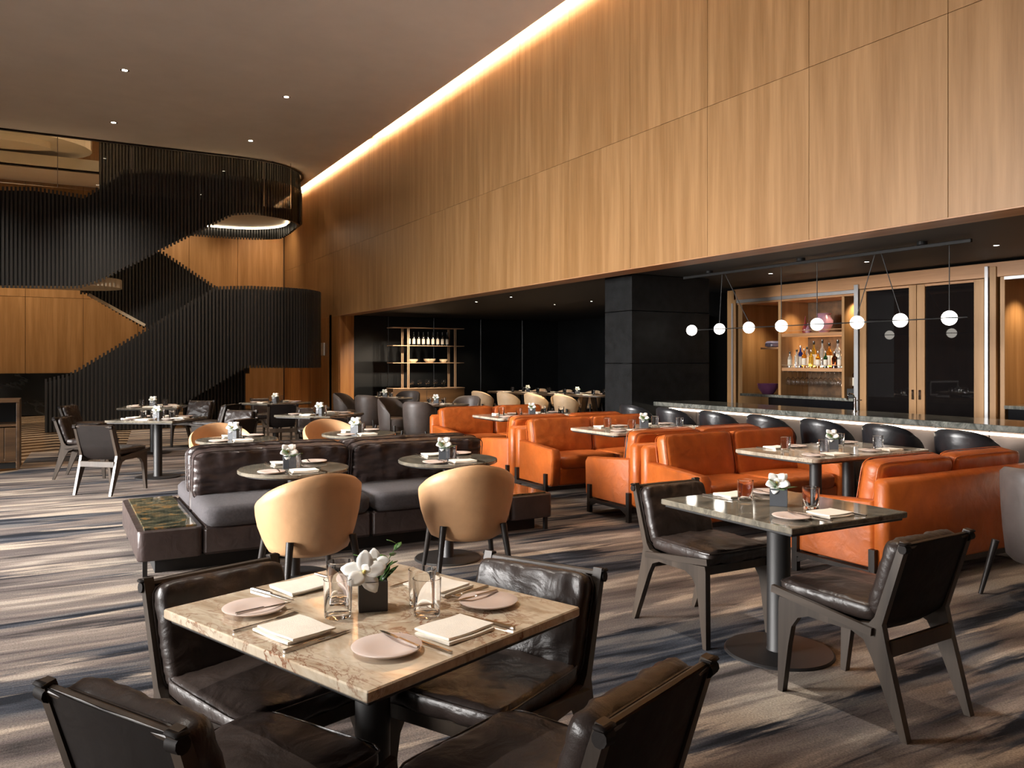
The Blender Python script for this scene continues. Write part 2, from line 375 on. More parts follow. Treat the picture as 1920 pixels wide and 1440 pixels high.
# ================================================================ ROOM SHELL
XW = 6.2; ZS = 2.62; ZC = 6.32; ZB = 2.66
YB = 25.5
struct(MB().box((4, 11, -.06), (28, 32, .08)).build('floor', 'chevron'))
cp = [(-1.0, -4.5), (12.4, -4.5), (12.4, 20.3), (1.6, 20.3), (1.0, 14.6), (-.75, 15.3), (-.75, 11.2), (-1.0, 9)]
cpo = MB().prism([(-7.4, -4.5), (12.4, -4.5), (12.4, 19.0), (1.4, 19.0), (1.0, 15.0), (-.35, 15.2), (-.45, 12.75), (-1.6, 11.5), (-7.4, 9.5)], -.02, 0.0).build('floor_carpet', 'carpet'); struct(cpo)
# main ceiling with stadium opening above the staircase
def stadium(x0, x1, y0, r, n=16):
    pts = []
    for i in range(n + 1): a = -math.pi / 2 + math.pi * i / n; pts.append((x1 + r * math.cos(a), y0 + r + r * math.sin(a)))
    for i in range(n + 1): a = math.pi / 2 + math.pi * i / n; pts.append((x0 + r * math.cos(a), y0 + r + r * math.sin(a)))
    return pts
ST = stadium(-3.2, 3.95, 19.95, 1.75)
def ceiling_with_hole(z0, z1, name, mat, outer, hole):
    import bmesh
    bm = bmesh.new(); ov = [bm.verts.new((x, y, z0)) for x, y in outer]; hv = [bm.verts.new((x, y, z0)) for x, y in hole]
    ed = [bm.edges.new((l[i], l[(i + 1) % len(l)])) for l in (ov, hv) for i in range(len(l))]
    bmesh.ops.triangle_fill(bm, use_beauty=True, use_dissolve=False, edges=ed)
    r = bmesh.ops.extrude_face_region(bm, geom=bm.faces[:]); bmesh.ops.translate(bm, vec=(0, 0, z1 - z0), verts=[g for g in r['geom'] if isinstance(g, bmesh.types.BMVert)])
    bmesh.ops.recalc_face_normals(bm, faces=bm.faces)
    me = bpy.data.meshes.new(name); bm.to_mesh(me); bm.free(); me.materials.append(M[mat]); o = bpy.data.objects.new(name, me); COL.objects.link(o); return struct(o)
ceiling_with_hole(ZC, ZC + .12, 'ceiling', 'plaster', [(-7.6, -4.5), (5.97, -4.5), (5.97, YB), (-7.6, YB)], ST)
rim = MB(); P = []
for x, y in ST:
    cx = min(max(x, -3.2), 3.95); d = Vector((x - cx, y - 21.7)).normalized()
    P.append([(x + d.x * a, y + d.y * a, z) for a, z in ((0.04, ZC - .02), (-.03, ZC - .02), (-.03, ZC + .3), (.04, ZC + .3))])
rim.grid(P, True, True); struct(rim.build('trim_1', 'cream'))
rim = MB(); P = [[(p[0][0], p[0][1], ZC - .035), (p[1][0], p[1][1], ZC - .035), (p[1][0], p[1][1], ZC + .02), (p[0][0], p[0][1], ZC + .02)] for p in P]
rim.grid(P, True, True); struct(rim.build('trim_6', 'blackmetal'))
# cove: slab lip and the wall going on above the ceiling
struct(MB().box((5.93, 10.5, 6.45), (.05, 30, .14)).build('trim_2', 'plaster'))
struct(MB().box((6.0, 10.5, 6.88), (1.0, 30, .06)).build('trim_3', 'plaster'))
# wood wall: carcass and single panels
wr_ = struct(MB().box((XW + .19, 10.5, (ZS + 6.9) / 2 + .01), (.30, 30, 6.9 - ZS - .02)).build('wall_right', 'black'))
ys = [3.93 + 1.37 * k for k in range(-6, 16)]
for y0 in ys:
    for z0, z1 in ((ZS, 4.25), (4.25, 6.88)):
        y1 = min(y0 + 1.37, YB)
        if y1 - y0 < .1: continue
        MB().box((XW + .02, (y0 + y1) / 2, (z0 + z1) / 2), (.04, y1 - y0 - .004, z1 - z0 - .004), .0015).build('panel', 'oak', wr_)
MB().box((XW + .17, 10.5, ZS - .004), (.34, 30, .012)).build('soffit_edge', 'oak_h', wr_)
# lower part of that wall beyond the lounge opening
wl = struct(MB().box((XW + .2, 22.7, ZS / 2), (.32, 5.6, ZS)).build('wall_right_lower', 'black'))
for k in range(6):
    y0 = 19.9 + k * .93
    MB().box((XW + .02, y0 + .465, ZS / 2), (.04, .92, ZS - .01), .003).build('panel', 'oak_dark', wl)
MB().box((XW + .2, 19.88, ZS / 2), (.36, .03, ZS - .01), .003).build('panel', 'oak_dark', wl)
# back wall: black marble below, oak above; oak to the floor on the right
wb = struct(MB().box((-1, YB + .2, 4.9), (17, .3, 9.9)).build('wall_back', 'black'))
for k in range(11):
    x0 = -9 + k * 1.38
    for z0, z1 in ((1.13 if x0 < 1.5 else 0.0, 3.2), (3.2, 5.6), (5.6, 9.8)):
        MB().box((x0 + .69, YB + .02, (z0 + z1) / 2), (1.372, .04, z1 - z0 - .008), .003).build('panel', 'oak', wb)
MB().box((-3.8, YB - .05, .565), (11.4, .2, 1.13), .005).build('marble_plinth', 'blackmarble', wb)
# upper hall seen through the ceiling opening
struct(MB().box((-1, 22, 9.85), (17, 9, .1)).build('ceiling_upper', 'cream'))
for (cx, cy, rx_, ry_, z0, z1, nm) in ((-2.7, 23.2, 3.5, 1.9, 6.75, 9.8, 'trim_4'), (-1.4, 22.6, 1.3, .5, 6.6, 6.8, 'trim_5')):
    p = [(cx + rx_ * math.cos(a * math.pi / 20), cy + ry_ * math.sin(a * math.pi / 20)) for a in range(40)]
    struct(MB().prism(p, z0, z1).build(nm, 'cream'))
struct(MB().box((-1, 17.5, 8.2), (17, .2, 3.4)).build('wall_upper_front', 'cream'))
# walls outside the frame
struct(MB().box((3, -4.6, 3.3), (22, .2, 6.8)).build('wall_front', 'oak_dark'))
wleft = struct(MB().box((-7.5, 10.5, .2), (.2, 30, .4)).box((-7.5, 10.5, 5.8), (.2, 30, 1.2)).build('wall_left', 'plaster'))
for i, y in enumerate((-3.6, -1.2, 2.4, 6.0, 9.6, 13.2)):
    MB().box((-7.5, y, 2.8), (.2, .9, 4.9)).build('pier', 'plaster', wleft)
MB().box((-7.5, 19.7, 2.8), (.2, 12.0, 4.9)).build('pier', 'oak', wleft)
for i, y in enumerate((0.6, 4.2, 7.8, 11.4)):
    f = MB()
    for yy in (y - 1.33, y, y + 1.33): f.box((-7.45, yy, 2.8), (.06, .05, 4.8))
    for zz in (.45, 2.8, 5.15): f.box((-7.45, y, zz), (.06, 2.7, .05))
    struct(f.build('window_%d' % (i + 1), 'blackmetal'))
# lounge and bar: black ceiling, black panelled wall
struct(MB().box((10.2, 8.0, ZB + .05), (7.6, 25.4, .1)).build('ceiling_bar', 'blackceil'))
bw = struct(MB().box((9.5, 20.62, 1.33), (6.6, .2, 2.66)).build('wall_lounge', 'black'))
xs = [6.4]
for px in (727, 812, 900, 978, 1053, 1098, 1200): xs.append(onY(px, 650, 20.5)[0])
for a, b in zip(xs[:-1], xs[1:]):
    MB().box(((a + b) / 2, 20.5, 1.33), (b - a - .02, .04, 2.64), .006).build('panel', 'blackpanel', bw)
    MB().box((b, 20.505, 1.33), (.006, .03, 2.6)).build('joint_strip', 'steel', bw)
struct(MB().box((13.2, 14, 1.33), (.2, 13.4, 2.66)).build('wall_lounge_side', 'blackpanel'))
# black stone column
cy0 = onX(1184, 700, 6.8)[0]; cy1 = onX(1134, 700, 6.8)[0]; cx1 = onY(1330, 700, cy0)[0]
co = thing('stone_column', 'tall square black stone column at the far end of the bar', 'column', ((6.8 + cx1) / 2, (cy0 + cy1) / 2, 0))
cw, cdp = cx1 - 6.8, cy1 - cy0
for z0, z1 in ((0, .72), (.72, 1.44), (1.44, 2.16), (2.16, ZB)):
    MB().box((0, 0, (z0 + z1) / 2), (cw, cdp, z1 - z0 - .006), .006).build('stone_slab', 'blackstone', co)
# dark wall with a grey display panel between column and back bar
dk = struct(MB().box((10.6, 10.6, 1.33), (5.0, .2, 2.66)).build('wall_bar_end', 'black'))
MB().box((9.0, 10.47, 1.5), (1.4, .05, 1.5), .01).build('panel', 'blackpanel', dk)
MB().box((9.0, 10.4, .72), (1.5, .22, .05), .005).build('ledge', 'oak', dk)

# ================================================================ STAIRCASE
stair = thing('staircase', 'black slatted sculptural staircase winding up through the ceiling opening', 'staircase', (2, 20.5, 0))
so = Vector((2, 20.5, 0))
unit = MB().box((0, 0, 0), (1, 1, 1)).build('slat', 'slat', stair); umesh = unit.data; bpy.data.objects.remove(unit)
nslat = [0]; extra = MB()
def slat(x, y, ang, z0, z1, w_=.040, d=.07):
    if nslat[0] < 300:
        o = bpy.data.objects.new('slat', umesh); COL.objects.link(o); o.parent = stair; nslat[0] += 1
        o.location = (x - so.x, y - so.y, (z0 + z1) / 2); o.scale = (w_, d, z1 - z0); o.rotation_euler = (0, 0, ang)
    else: extra.box((0, 0, 0), (w_, d, z1 - z0), 0, Matrix.Translation((x - so.x, y - so.y, (z0 + z1) / 2)) @ Matrix.Rotation(ang, 4, 'Z'))
def interp(tab, x):
    if x <= tab[0][0]: return tab[0][1]
    for (a, va), (b, vb) in zip(tab[:-1], tab[1:]):
        if x <= b: return va + (vb - va) * (x - a) / (b - a)
    return tab[-1][1]
def ribbon(path, bot, top, name, inner=.045, parts=True, vis=lambda x, y: True):
    """path: list of (x, y, s); bot/top: tables over s.  slats outside, thin continuous skin inside"""
    rows = []; L = 0; pts = []
    for (a, b) in zip(path[:-1], path[1:]):
        pts.append((a, b))
    s = 0; dist = 0; nxt = 0
    for a, b in pts:
        seg = math.hypot(b[0] - a[0], b[1] - a[1]); ang = math.atan2(b[1] - a[1], b[0] - a[0])
        while nxt <= dist + seg:
            t = (nxt - dist) / seg; x = a[0] + (b[0] - a[0]) * t; y = a[1] + (b[1] - a[1]) * t; s_ = a[2] + (b[2] - a[2]) * t
            if vis(x, y): slat(x, y, ang, interp(bot, s_), interp(top, s_))
            nxt += .076
        dist += seg
    for i, p in enumerate(path):
        q = path[min(i + 1, len(path) - 1)]; o = path[max(i - 1, 0)]; dx, dy = q[0] - o[0], q[1] - o[1]; l = math.hypot(dx, dy); nx, ny = -dy / l, dx / l
        z0, z1 = interp(bot, p[2]) + .06, interp(top, p[2]) - .07; x, y = p[0] - so.x, p[1] - so.y
        if bot is A_BOT and z0 < .08: z0 = 0.0
        rows.append([(x + nx * inner, y + ny * inner, z0), (x + nx * inner, y + ny * inner, z1), (x + nx * (inner + .05), y + ny * (inner + .05), z1), (x + nx * (inner + .05), y + ny * (inner + .05), z0)])
    m = MB(); m.grid(rows, False, True); m.f.append((0, 1, 2, 3)); n = len(m.v); m.f.append((n - 4, n - 3, n - 2, n - 1)); m.build(name, 'black', stair)
def straight(x0, x1, y, n=40): return [(x0 + (x1 - x0) * i / n, y, x0 + (x1 - x0) * i / n) for i in range(n + 1)]
def arc(cx, cy, r, s0, n=20): return [(cx + r * math.cos(-math.pi / 2 + math.pi * i / n), cy + r * math.sin(-math.pi / 2 + math.pi * i / n), s0 + math.pi * r * i / n) for i in range(1, n + 1)]
YA, YC, YBk = 19.2, 20.05, 22.0
def tab(Y, pts): return [onY(px, py, Y) for px, py in pts]
A_TOP = tab(YA, [(84, 711), (130, 700), (270, 617), (405, 537), (470, 536), (560, 540)])
A_BOT = [(-1, 0.0), (onY(330, 700, YA)[0], 0.0)] + tab(YA, [(342, 758), (460, 690), (560, 690)])
C_TOP = tab(YC, [(-200, 330), (0, 350), (66, 351), (160, 366), (232, 318), (300, 318), (470, 333)])
C_BOT = tab(YC, [(-200, 540), (0, 540), (150, 541), (190, 527), (436, 404), (470, 402)])
ax0 = onY(86, 700, YA)[0]
ribbon(straight(ax0, 4.45, YA) + arc(4.45, 20.6, 1.4, 4.45)[:11], A_BOT, A_TOP, 'balustrade_lower')
ribbon(straight(-3.4, 4.1, YC) + arc(4.1, 21.5, 1.45, 4.1)[:8], C_BOT, C_TOP, 'balustrade_upper', vis=lambda x, y: x > -1.6)
B_TOP = tab(YBk, [(160, 382), (310, 474), (405, 537), (460, 573)])
B_BOT = tab(YBk, [(160, 552), (270, 616), (405, 690), (440, 705)])
bx0 = onY(152, 600, YBk)[0]
ribbon(straight(bx0, 4.45, YBk, 30), B_BOT, B_TOP, 'balustrade_middle', vis=lambda x, y: x < 3.7)
ux0, ux1 = onY(345, 700, 20.3)[0], onY(460, 700, 20.3)[0]
ribbon(straight(ux0, ux1, 20.3, 10), [(-1, .0), (9, 0.0)], [(-1, 1.3), (9, 1.3)], 'screen_under_stair', vis=lambda x, y: True)
aa = arc(4.45, 20.6, 1.4, 4.45)
ribbon([aa[9]] + aa[10:], [(0, interp(A_BOT, 9)), (20, interp(A_BOT, 9))], [(0, interp(A_TOP, 9)), (20, interp(A_TOP, 9))], 'balustrade_lower_turn')
ca = arc(4.1, 21.5, 1.45, 4.1)
zt, zb = interp(C_TOP, 9), interp(C_BOT, 9)
ribbon(ca[6:] + [(4.1 - .35 * i, 22.95, 8.6 + .35 * i) for i in range(1, 10)], [(0, zb), (6.5, zb), (7.2, zb - .2), (20, zb - .2)], [(0, zt), (6.2, zt), (6.9, zt + 1.7), (13, zt + 1.8)], 'balustrade_upper_turn', inner=-.10)
ex = extra.build('slats_far_side', 'slat', stair); ex['kind'] = 'stuff'
# flights and landings between the balustrades
def flight(x0, z0, x1, z1, y0, y1, n):
    poly = []; dx = (x1 - x0) / n; dz = (z1 - z0) / n
    for i in range(n): poly += [(x0 + dx * i - so.x, z0 + dz * (i + 1)), (x0 + dx * (i + 1) - so.x, z0 + dz * (i + 1))]
    poly += [(x1 - so.x, z1 - .16), (x0 - so.x, z0 - .1 if z0 > .2 else 0)]
    MB().prism(poly, y0 - so.y, y1 - so.y, 'y').build('flight', 'cream' if z0 > .2 else 'black', stair)
flight(.35, 0, 3.4, 1.85, YA + .15, 20.25, 11)
flight(3.8, 1.85, .7, 3.35, YBk + .12, YBk + 1.2, 10)
flight(.75, 3.35, 3.1, 5.0, YC + .15, 21.3, 10)
sd = [(x - so.x, y - so.y) for x, y in stadium(3.6, 4.4, YA + .16, 1.25)]
MB().prism(sd, 1.65, 1.85).build('landing', 'cream', stair)
MB().prism([(x - so.x, y - so.y) for x, y in stadium(-3.0, .5, YC + .15, .85)], 3.15, 3.35).build('landing', 'cream', stair)
MB().prism([(x - so.x, y - so.y) for x, y in stadium(3.6, 4.05, YC + .16, 1.3)], 5.08, 5.2).build('landing', 'cream', stair)
# led line round the soffit of the upper landing
pts = [(x - so.x, y - so.y, 5.05) for x, y in stadium(3.6, 4.05, YC + .22, 1.22) if y > 20.9 and x > 3]
MB().tube(pts, .02, 6).build('led_strip', emis('stair_led', (1, .85, .65), 7), stair)
p0 = onY(166, 556, YBk - .1); p1 = onY(272, 614, YBk - .1)
MB().bar((p0[0] - so.x, YBk - .1 - so.y, p0[1] + .05), (p1[0] - so.x, YBk - .1 - so.y, p1[1] + .05), (.04, .07), side=(0, 1, 0)).build('handrail', 'cream', stair)  # cream colour stands in for the lit strip along the middle flight
gp = [onY(px, 600, YC - .02)[0] for px in (-60, 108, 247, 375, 495, 545)]
for a, b in zip(gp[:-1], gp[1:]):
    MB().box(((a + b) / 2 - so.x, YC - .02 - so.y, 5.78), (b - a - .012, .012, 1.14)).build('glass_guard', 'glass', stair)
    MB().box((b - so.x, YC - .02 - so.y, 5.78), (.014, .02, 1.14)).build('guard_joint', 'steel', stair)

# ================================================================ LOUNGE CHAIR OF WALNUT AND LEATHER
def make_chair():
    t = thing('dining_chair', None, 'chair')
    for s in (-1, 1):
        x = .225 * s
        fl = [(.262, 0), (.258, .40), (.252, .425), (.0, .405), (.0, .372), (.10, .374), (.155, .352), (.188, .305), (.205, .22), (.236, 0)]
        rl = [(-.352, 0), (-.268, .33), (-.246, .43), (-.350, .772), (-.322, .778), (-.214, .455), (-.19, .425), (-.12, .412), (0, .405), (0, .372), (-.11, .374), (-.165, .352), (-.20, .29), (-.325, 0)]
        MB().prism(fl, x - .016, x + .016, 'x').build('leg', 'walnut', t); MB().prism(rl, x - .016, x + .016, 'x').build('leg', 'walnut', t)
        MB().bar((x * 1.10, .285, .455), (x * 1.10, -.21, .395), (.022, .032)).build('side_rail', 'walnut_h', t)
        MB().tube([(x * .94, -.335, .745), (x * 1.10, -.335, .748)], .018, 10).box((x * 1.02, -.336, .768), (.045, .034, .012), .005).build('strap', 'hide', t, True)
    MB().box((0, -.262, .335), (.43, .022, .065), .004).build('rear_stretcher', 'walnut', t)
    MB().box((0, .235, .40), (.44, .022, .05), .004).build('front_rail', 'walnut', t)
    MB().tube([(-.225, -.330, .755), (.225, -.330, .755)], .013, 8).build('top_rail', 'walnut', t, True)
    P = []                                        # leather sling: back and seat in one sheet
    for y, z in ((-.333, .765), (-.30, .66), (-.262, .54), (-.232, .44), (-.19, .402), (-.05, .402), (.10, .418), (.255, .44)):
        P.append([(u * .213, y - .008 * (1 - u * u), z - .012 * (1 - u * u) * (1 if z < .45 else 0)) for u in (-1, -.5, 0, .5, 1)])
    Q = [[(a, b - .010 if c > .45 else b, c - (.0 if c > .45 else .010)) for a, b, c in row] for row in P]
    m = MB(); m.grid([list(r) + list(q)[::-1] for r, q in zip(P, Q)], False, True); m.build('sling', 'hide', t, True)
    sc_ = MB().cushion((0, .035, .462), (.46, .48, .085), 11, 26, .30, .10, 1, None, .22).build('seat_cushion', 'brown', t, 60)
    MB().seam((.46, .48, .085), 11, Matrix.Translation((0, .035, .462)), 1, .62).build('piping', 'brown', sc_, True)
    a = math.atan2(.11, .345)
    mt = Matrix.Translation((0, -.232, .605)) @ Matrix.Rotation(a + R(90), 4, 'X')
    bc_ = MB().cushion((0, 0, 0), (.445, .335, .085), 10, 26, .34, .14, 3, mt, .26).build('back_cushion', 'brown', t, 60)
    MB().seam((.445, .335, .085), 10, mt, 1, .62).build('piping', 'brown', bc_, True)
    return t
CH = make_chair()
def chair_c(X, Z, cam_deg, label):      # centre in camera frame (right, ahead); facing: degrees clockwise from straight ahead
    x, y = c2w(X, Z); place(CH, (x, y, 0), -(R(cam_deg) + TH), label)
def chair_posts(pl, pr, z, label, back=.33, rot=0):
    a = Vector(W(*pl, z)); b = Vector(W(*pr, z)); mid = (a + b) / 2; d = (b - a).normalized()   # facing is to the left of a->b
    f = Vector((-d.y, d.x)); f.rotate(Matrix.Rotation(R(rot), 2)) if rot else None
    c = mid + f * back; place(CH, (c.x, c.y, 0), math.atan2(f.y, f.x) - math.pi / 2, label)

# ================================================================ TABLES
def rrect(w_, d, r, n=5):
    p = []
    for cx, cy, a0 in ((w_ / 2 - r, d / 2 - r, 0), (-w_ / 2 + r, d / 2 - r, 90), (-w_ / 2 + r, -d / 2 + r, 180), (w_ / 2 - r, -d / 2 + r, 270)):
        for i in range(n + 1): a = R(a0 + 90 * i / n); p.append((cx + r * math.cos(a), cy + r * math.sin(a)))
    return p
def slab(poly, z0, z1, b=.004):
    n = len(poly); m = MB(); rows = []
    def off(k): return [(x * (1 - k / max(.05, math.hypot(x, y))), y * (1 - k / max(.05, math.hypot(x, y)))) for x, y in poly]
    for k, z in ((b, z0), (0, z0 + b), (0, z1 - b), (b, z1)): rows.append([(x, y, z) for x, y in off(k)])
    m.grid(rows, False, True); m.f.append(tuple(range(n))[::-1]); m.f.append(tuple(range(3 * n, 4 * n))); return m
def make_table(w_, d, mat, r=.004, cols=((0, 0),), base=.27, round_=False, th=.028, colr=.052):
    t = thing('pedestal_table', None, 'table')
    poly = [(w_ / 2 * math.cos(i * math.pi / 28), w_ / 2 * math.sin(i * math.pi / 28)) for i in range(56)] if round_ else rrect(w_, d, r)
    slab(poly, .745 - th, .745).build('tabletop', mat, t, 30)
    sub = [(x * .9, y * .9) for x, y in poly] if round_ else rrect(w_ - .03, d - .03, max(r - .01, .005))
    slab(sub, .745 - th - .014, .745 - th, .003).build('sub_top', 'blackmetal', t)
    for cx, cy in cols:
        MB().lathe([(colr + .005, .012), (colr, .02), (colr, .700)], 24, (cx, cy, 0)).build('column', 'blackmetal', t, True)
        MB().lathe([(base, 0), (base, .006), (base - .008, .013), (.03, .014)], 40, (cx, cy, 0)).build('base_plate', 'blackmetal', t, True)
    return t
def tabloc(obj, loc, rz, label): return place(obj, (loc[0], loc[1], 0), rz, label)

# tableware ------------------------------------------------------
TUMB = thing('water_glass', None, 'glass')
MB().lathe([(.0005, .0), (.036, 0), (.0385, .004), (.0415, .108), (.0395, .109), (.0365, .016), (.0005, .013)], 28).build('tumbler', 'glass', TUMB, 50)
PLT = thing('bread_plate', None, 'plate')
MB().lathe([(.0005, .0), (.045, 0), (.050, .003), (.086, .011), (.0895, .0155), (.0875, .017), (.050, .0085), (.0005, .0075)], 40).build('plate_body', 'plate', PLT, 60)
def napkin(sx=.168, sy=.135):
    t = thing('folded_napkin', None, 'napkin')
    m = MB()
    for k, (o, z, th) in enumerate((((0, 0), .0045, .008), ((.008, .010), .0125, .007))):
        n = 8; rows = []
        for i in range(n + 1):
            u = i / n * 2 - 1
            rows.append([(o[0] + u * sx / 2, o[1] + v * sy / 2, z + dz + .0015 * math.sin(u * 3 + v * 2 + k)) for v, dz in ((-1.0, -th * .45), (-1.02, 0), (-1.0, th * .45), (0, th * .55), (.97, th * .4), (1.0, 0), (.97, -th * .45), (0, -th * .5))])
        m.grid(rows, False, True); b = len(m.v); m.f.append(tuple(range(b - 8, b))); m.f.append(tuple(range(b - 8 * (n + 1), b - 8 * n)))
    m.build('linen_fold', 'linen', t, 50); return t
NAP = napkin()
def knife(L=.215):
    t = thing('table_knife', None, 'knife')
    MB().bar((0, -L / 2, .005), (0, -.005, .0055), (.010, .007), (.009, .006)).build('handle', 'cutlery', t)
    p = [(-.0045, -.005), (.006, -.005), (.009, .05), (.007, .085), (0, L / 2), (-.0045, .09)]
    MB().prism([(x, y) for x, y in p], .0035, .0052).build('blade', 'cutlery', t); return t
KNF = knife()
def bknife():
    t = thing('butter_knife', None, 'knife'); MB().bar((0, -.085, .005), (0, .0, .0055), (.009, .006), (.008, .005)).build('handle', 'cutlery', t)
    MB().prism([(-.004, 0), (.004, 0), (.008, .035), (.006, .075), (0, .088), (-.004, .07)], .0035, .005).build('blade', 'cutlery', t); return t
BKN = bknife()
def fork(L=.20):
    t = thing('dinner_fork', None, 'fork')
    MB().bar((0, -L / 2, .004), (0, .025, .006), (.008, .005), (.006, .003)).build('handle', 'cutlery', t)
    m = MB(); m.prism([(-.003, .025), (.003, .025), (.012, .045), (.012, .055), (-.012, .055), (-.012, .045)], .004, .0065)
    for k in range(4): m.bar((-.0105 + k * .007, .055, .005), (-.009 + k * .006, L / 2, .009), (.0035, .002))
    m.build('tines', 'cutlery', t); return t
FRK = fork()
def petal(m, base, ang, tilt, L, wd, curl=.35):
    rows = []
    for i in range(6):
        u = i / 5; w_ = wd * math.sin(math.pi * min(.97, u * .92 + .06)) ** .8; rr = L * u; z = rr * math.sin(tilt) - curl * L * u * u * .6; h = rr * math.cos(tilt)
        rows.append([Vector((h, s * w_, z + abs(s) * -.002 + .15 * w_ * s * s)) for s in (-1, -.4, .4, 1)])
    mt = Matrix.Translation(base) @ Matrix.Rotation(ang, 4, 'Z'); m.grid([[mt @ p for p in r] for r in rows])
def flowerpot(kind, mat='pot', seed=1):
    rnd = random.Random(seed); t = thing('flower_pot', None, 'flower arrangement')
    s = .042; m = MB()
    rows = [[(x * k, y * k, z) for x, y in ((-1, -1), (1, -1), (1, 1), (-1, 1))] for k, z in ((s * .97, 0), (s, .003), (s, .088), (s * .9, .088), (s * .88, .070))]
    m.grid(rows, False, True); b = len(m.v); m.f.append(tuple(range(4))); m.f.append(tuple(range(b - 4, b))); m.build('pot', mat, t)
    def orchid(c, a0, sc=1.0):
        m = MB(); C0 = c.copy(); c = Vector((0, 0, 0))
        for k in range(5): petal(m, c, a0 + k * 2 * math.pi / 5 + rnd.uniform(-.2, .2), R(rnd.uniform(5, 35)), .054 * sc, .019 * sc, .35)
        petal(m, c, a0 + .6, R(60), .028 * sc, .012 * sc, .2)
        RM = Matrix.Translation(C0) @ Matrix.Rotation(R(58), 4, 'X'); m.v = [tuple(RM @ Vector(v)) for v in m.v]
        b = m.build('blossom', 'petal', t, True); sol = b.modifiers.new('s', 'SOLIDIFY'); sol.thickness = .0012
        MB().lathe([(.001, 0), (.006, .004), (.005, .012), (.001, .016)], 8, (0, 0, 0), RM).build('flower_heart', 'yellow', t, True)
    def leafp(c, ang, tilt, L, wd):
        m = MB(); petal(m, c, ang, tilt, L, wd, .25); o = m.build('leaf', 'leaf', t, True); sol = o.modifiers.new('s', 'SOLIDIFY'); sol.thickness = .001
    if kind == 0:
        orchid(Vector((-.026, -.022, .112)), .3, 1.3); orchid(Vector((.006, .006, .128)), 1.4, .95)
        for k in range(7): leafp(Vector((.022 + rnd.uniform(-.01, .01), rnd.uniform(-.025, .015), .085)), rnd.uniform(-1.2, 1.2), R(rnd.uniform(30, 80)), rnd.uniform(.05, .08), .013)
        for side in (-1, 1):
            p0 = Vector((.012 * side + .01, .012, .08)); p1 = p0 + Vector((.055 if side > 0 else -.02, .02, .10 if side > 0 else .06)); MB().tube([p0, (p0 + p1) / 2 + Vector((0, 0, .008)), p1], .0012, 5).build('stem', 'leaf', t)
            for k in range(5): leafp(p0.lerp(p1, .35 + .16 * k), k * 2.4, R(35), .042, .011)
    else:
        orchid(Vector((-.008, -.012, .112)), .9, 1.25); orchid(Vector((.012, .012, .122)), 2.2, .95)
        for k in range(6): leafp(Vector((rnd.uniform(-.02, .02), rnd.uniform(-.02, .02), .08)), k * 1.05 + rnd.uniform(-.3, .3), R(rnd.uniform(15, 65)), rnd.uniform(.07, .095), .018)
    return t
POT1 = flowerpot(0, 'potdark', 3); POT2 = flowerpot(1, 'pot', 5)
TH_ = .7452
def dirname(dx, dy):
    a = camangle(dx, dy) % 360
    return ('far', 'far right', 'right', 'near right', 'near', 'near left', 'left', 'far left')[int(((a + 22.5) % 360) // 45)]
def setting(cx, cy, rz, ex, ey, tdesc, full=True, sidename=None, plate_dx=-.235, glass=(.06, .30), nglass=1, pot=None):
    """one cover; (ex, ey) is the edge midpoint in table frame, the diner faces the table centre. frame: +Y inward"""
    L = math.hypot(ex, ey); iy = Vector((-ex / L, -ey / L)); ix = Vector((iy.y, -iy.x))   # ix is the diner's right
    rot = Matrix.Rotation(rz, 2)
    def pt(a, b): q = Vector((ex, ey)) + ix * a + iy * b; q = rot @ q; return cx + q.x, cy + q.y
    base = rz + math.atan2(iy.y, iy.x) - math.pi / 2
    q = rot @ Vector((ex, ey)); sd = sidename or dirname(q.x, q.y)
    def put(pr, a, b, r, nm, z=TH_): x, y = pt(a, b); place(pr, (x, y, z), base + r, '%s at %s side of %s' % (nm, sd, tdesc))
    j = random.uniform(-.06, .06)
    put(NAP, .0, .125, j, 'folded cream napkin'); put(PLT, plate_dx, .16, 0, 'small blush plate')
    put(TUMB, glass[0], glass[1], 0, 'clear water glass')
    if full:
        put(FRK, -.115, .12, j, 'steel fork'); put(KNF, .118, .125, -j, 'steel knife'); put(BKN, plate_dx + .045, .165, -.12, 'butter knife on plate', TH_ + .014)

# ---- near table
cL, cF, cR = (Vector(W(*p, .745)) for p in ((306, 1142), (688, 1297), (1088, 1138)))
ctr = (cL + cR) / 2; e1 = (cF - cL); e2 = (cR - cF); rz1 = math.atan2(e1.y, e1.x); w1, d1 = e1.length, e2.length
T1 = make_table(w1, d1, 'marb1')
tabloc(T1, ctr, rz1, 'nearest table with square beige marble top and black pedestal')
D1 = 'nearest beige marble table'
for ex, ey in ((0, -d1 / 2), (w1 / 2, 0), (0, d1 / 2), (-w1 / 2, 0)):
    setting(ctr.x, ctr.y, rz1, ex, ey, D1, True, None, -.24 if ex == 0 else -.21, (.06, .29) if ey < 0 and ex == 0 and False else ((.055, .29) if ex > 0 else ((-.09, .29) if ey > 0 else (-.015, .29))))
place(POT1, (ctr.x, ctr.y, TH_), -TH + .22, 'charcoal flower pot with white orchid on nearest beige marble table')
chair_posts((75, 1268), (355, 1372), .775, 'dark leather chair at near left corner of nearest table, seen from behind', .33)
chair_posts((1110, 1365), (1338, 1222), .775, 'dark leather chair at near right corner of nearest table, seen from behind', .33)
chair_posts((515, 1038), (272, 1085), .775, 'dark leather chair at far left side of nearest table', .33)
chair_posts((1130, 1066), (912, 1032), .775, 'dark leather chair at far right side of nearest table', .33)
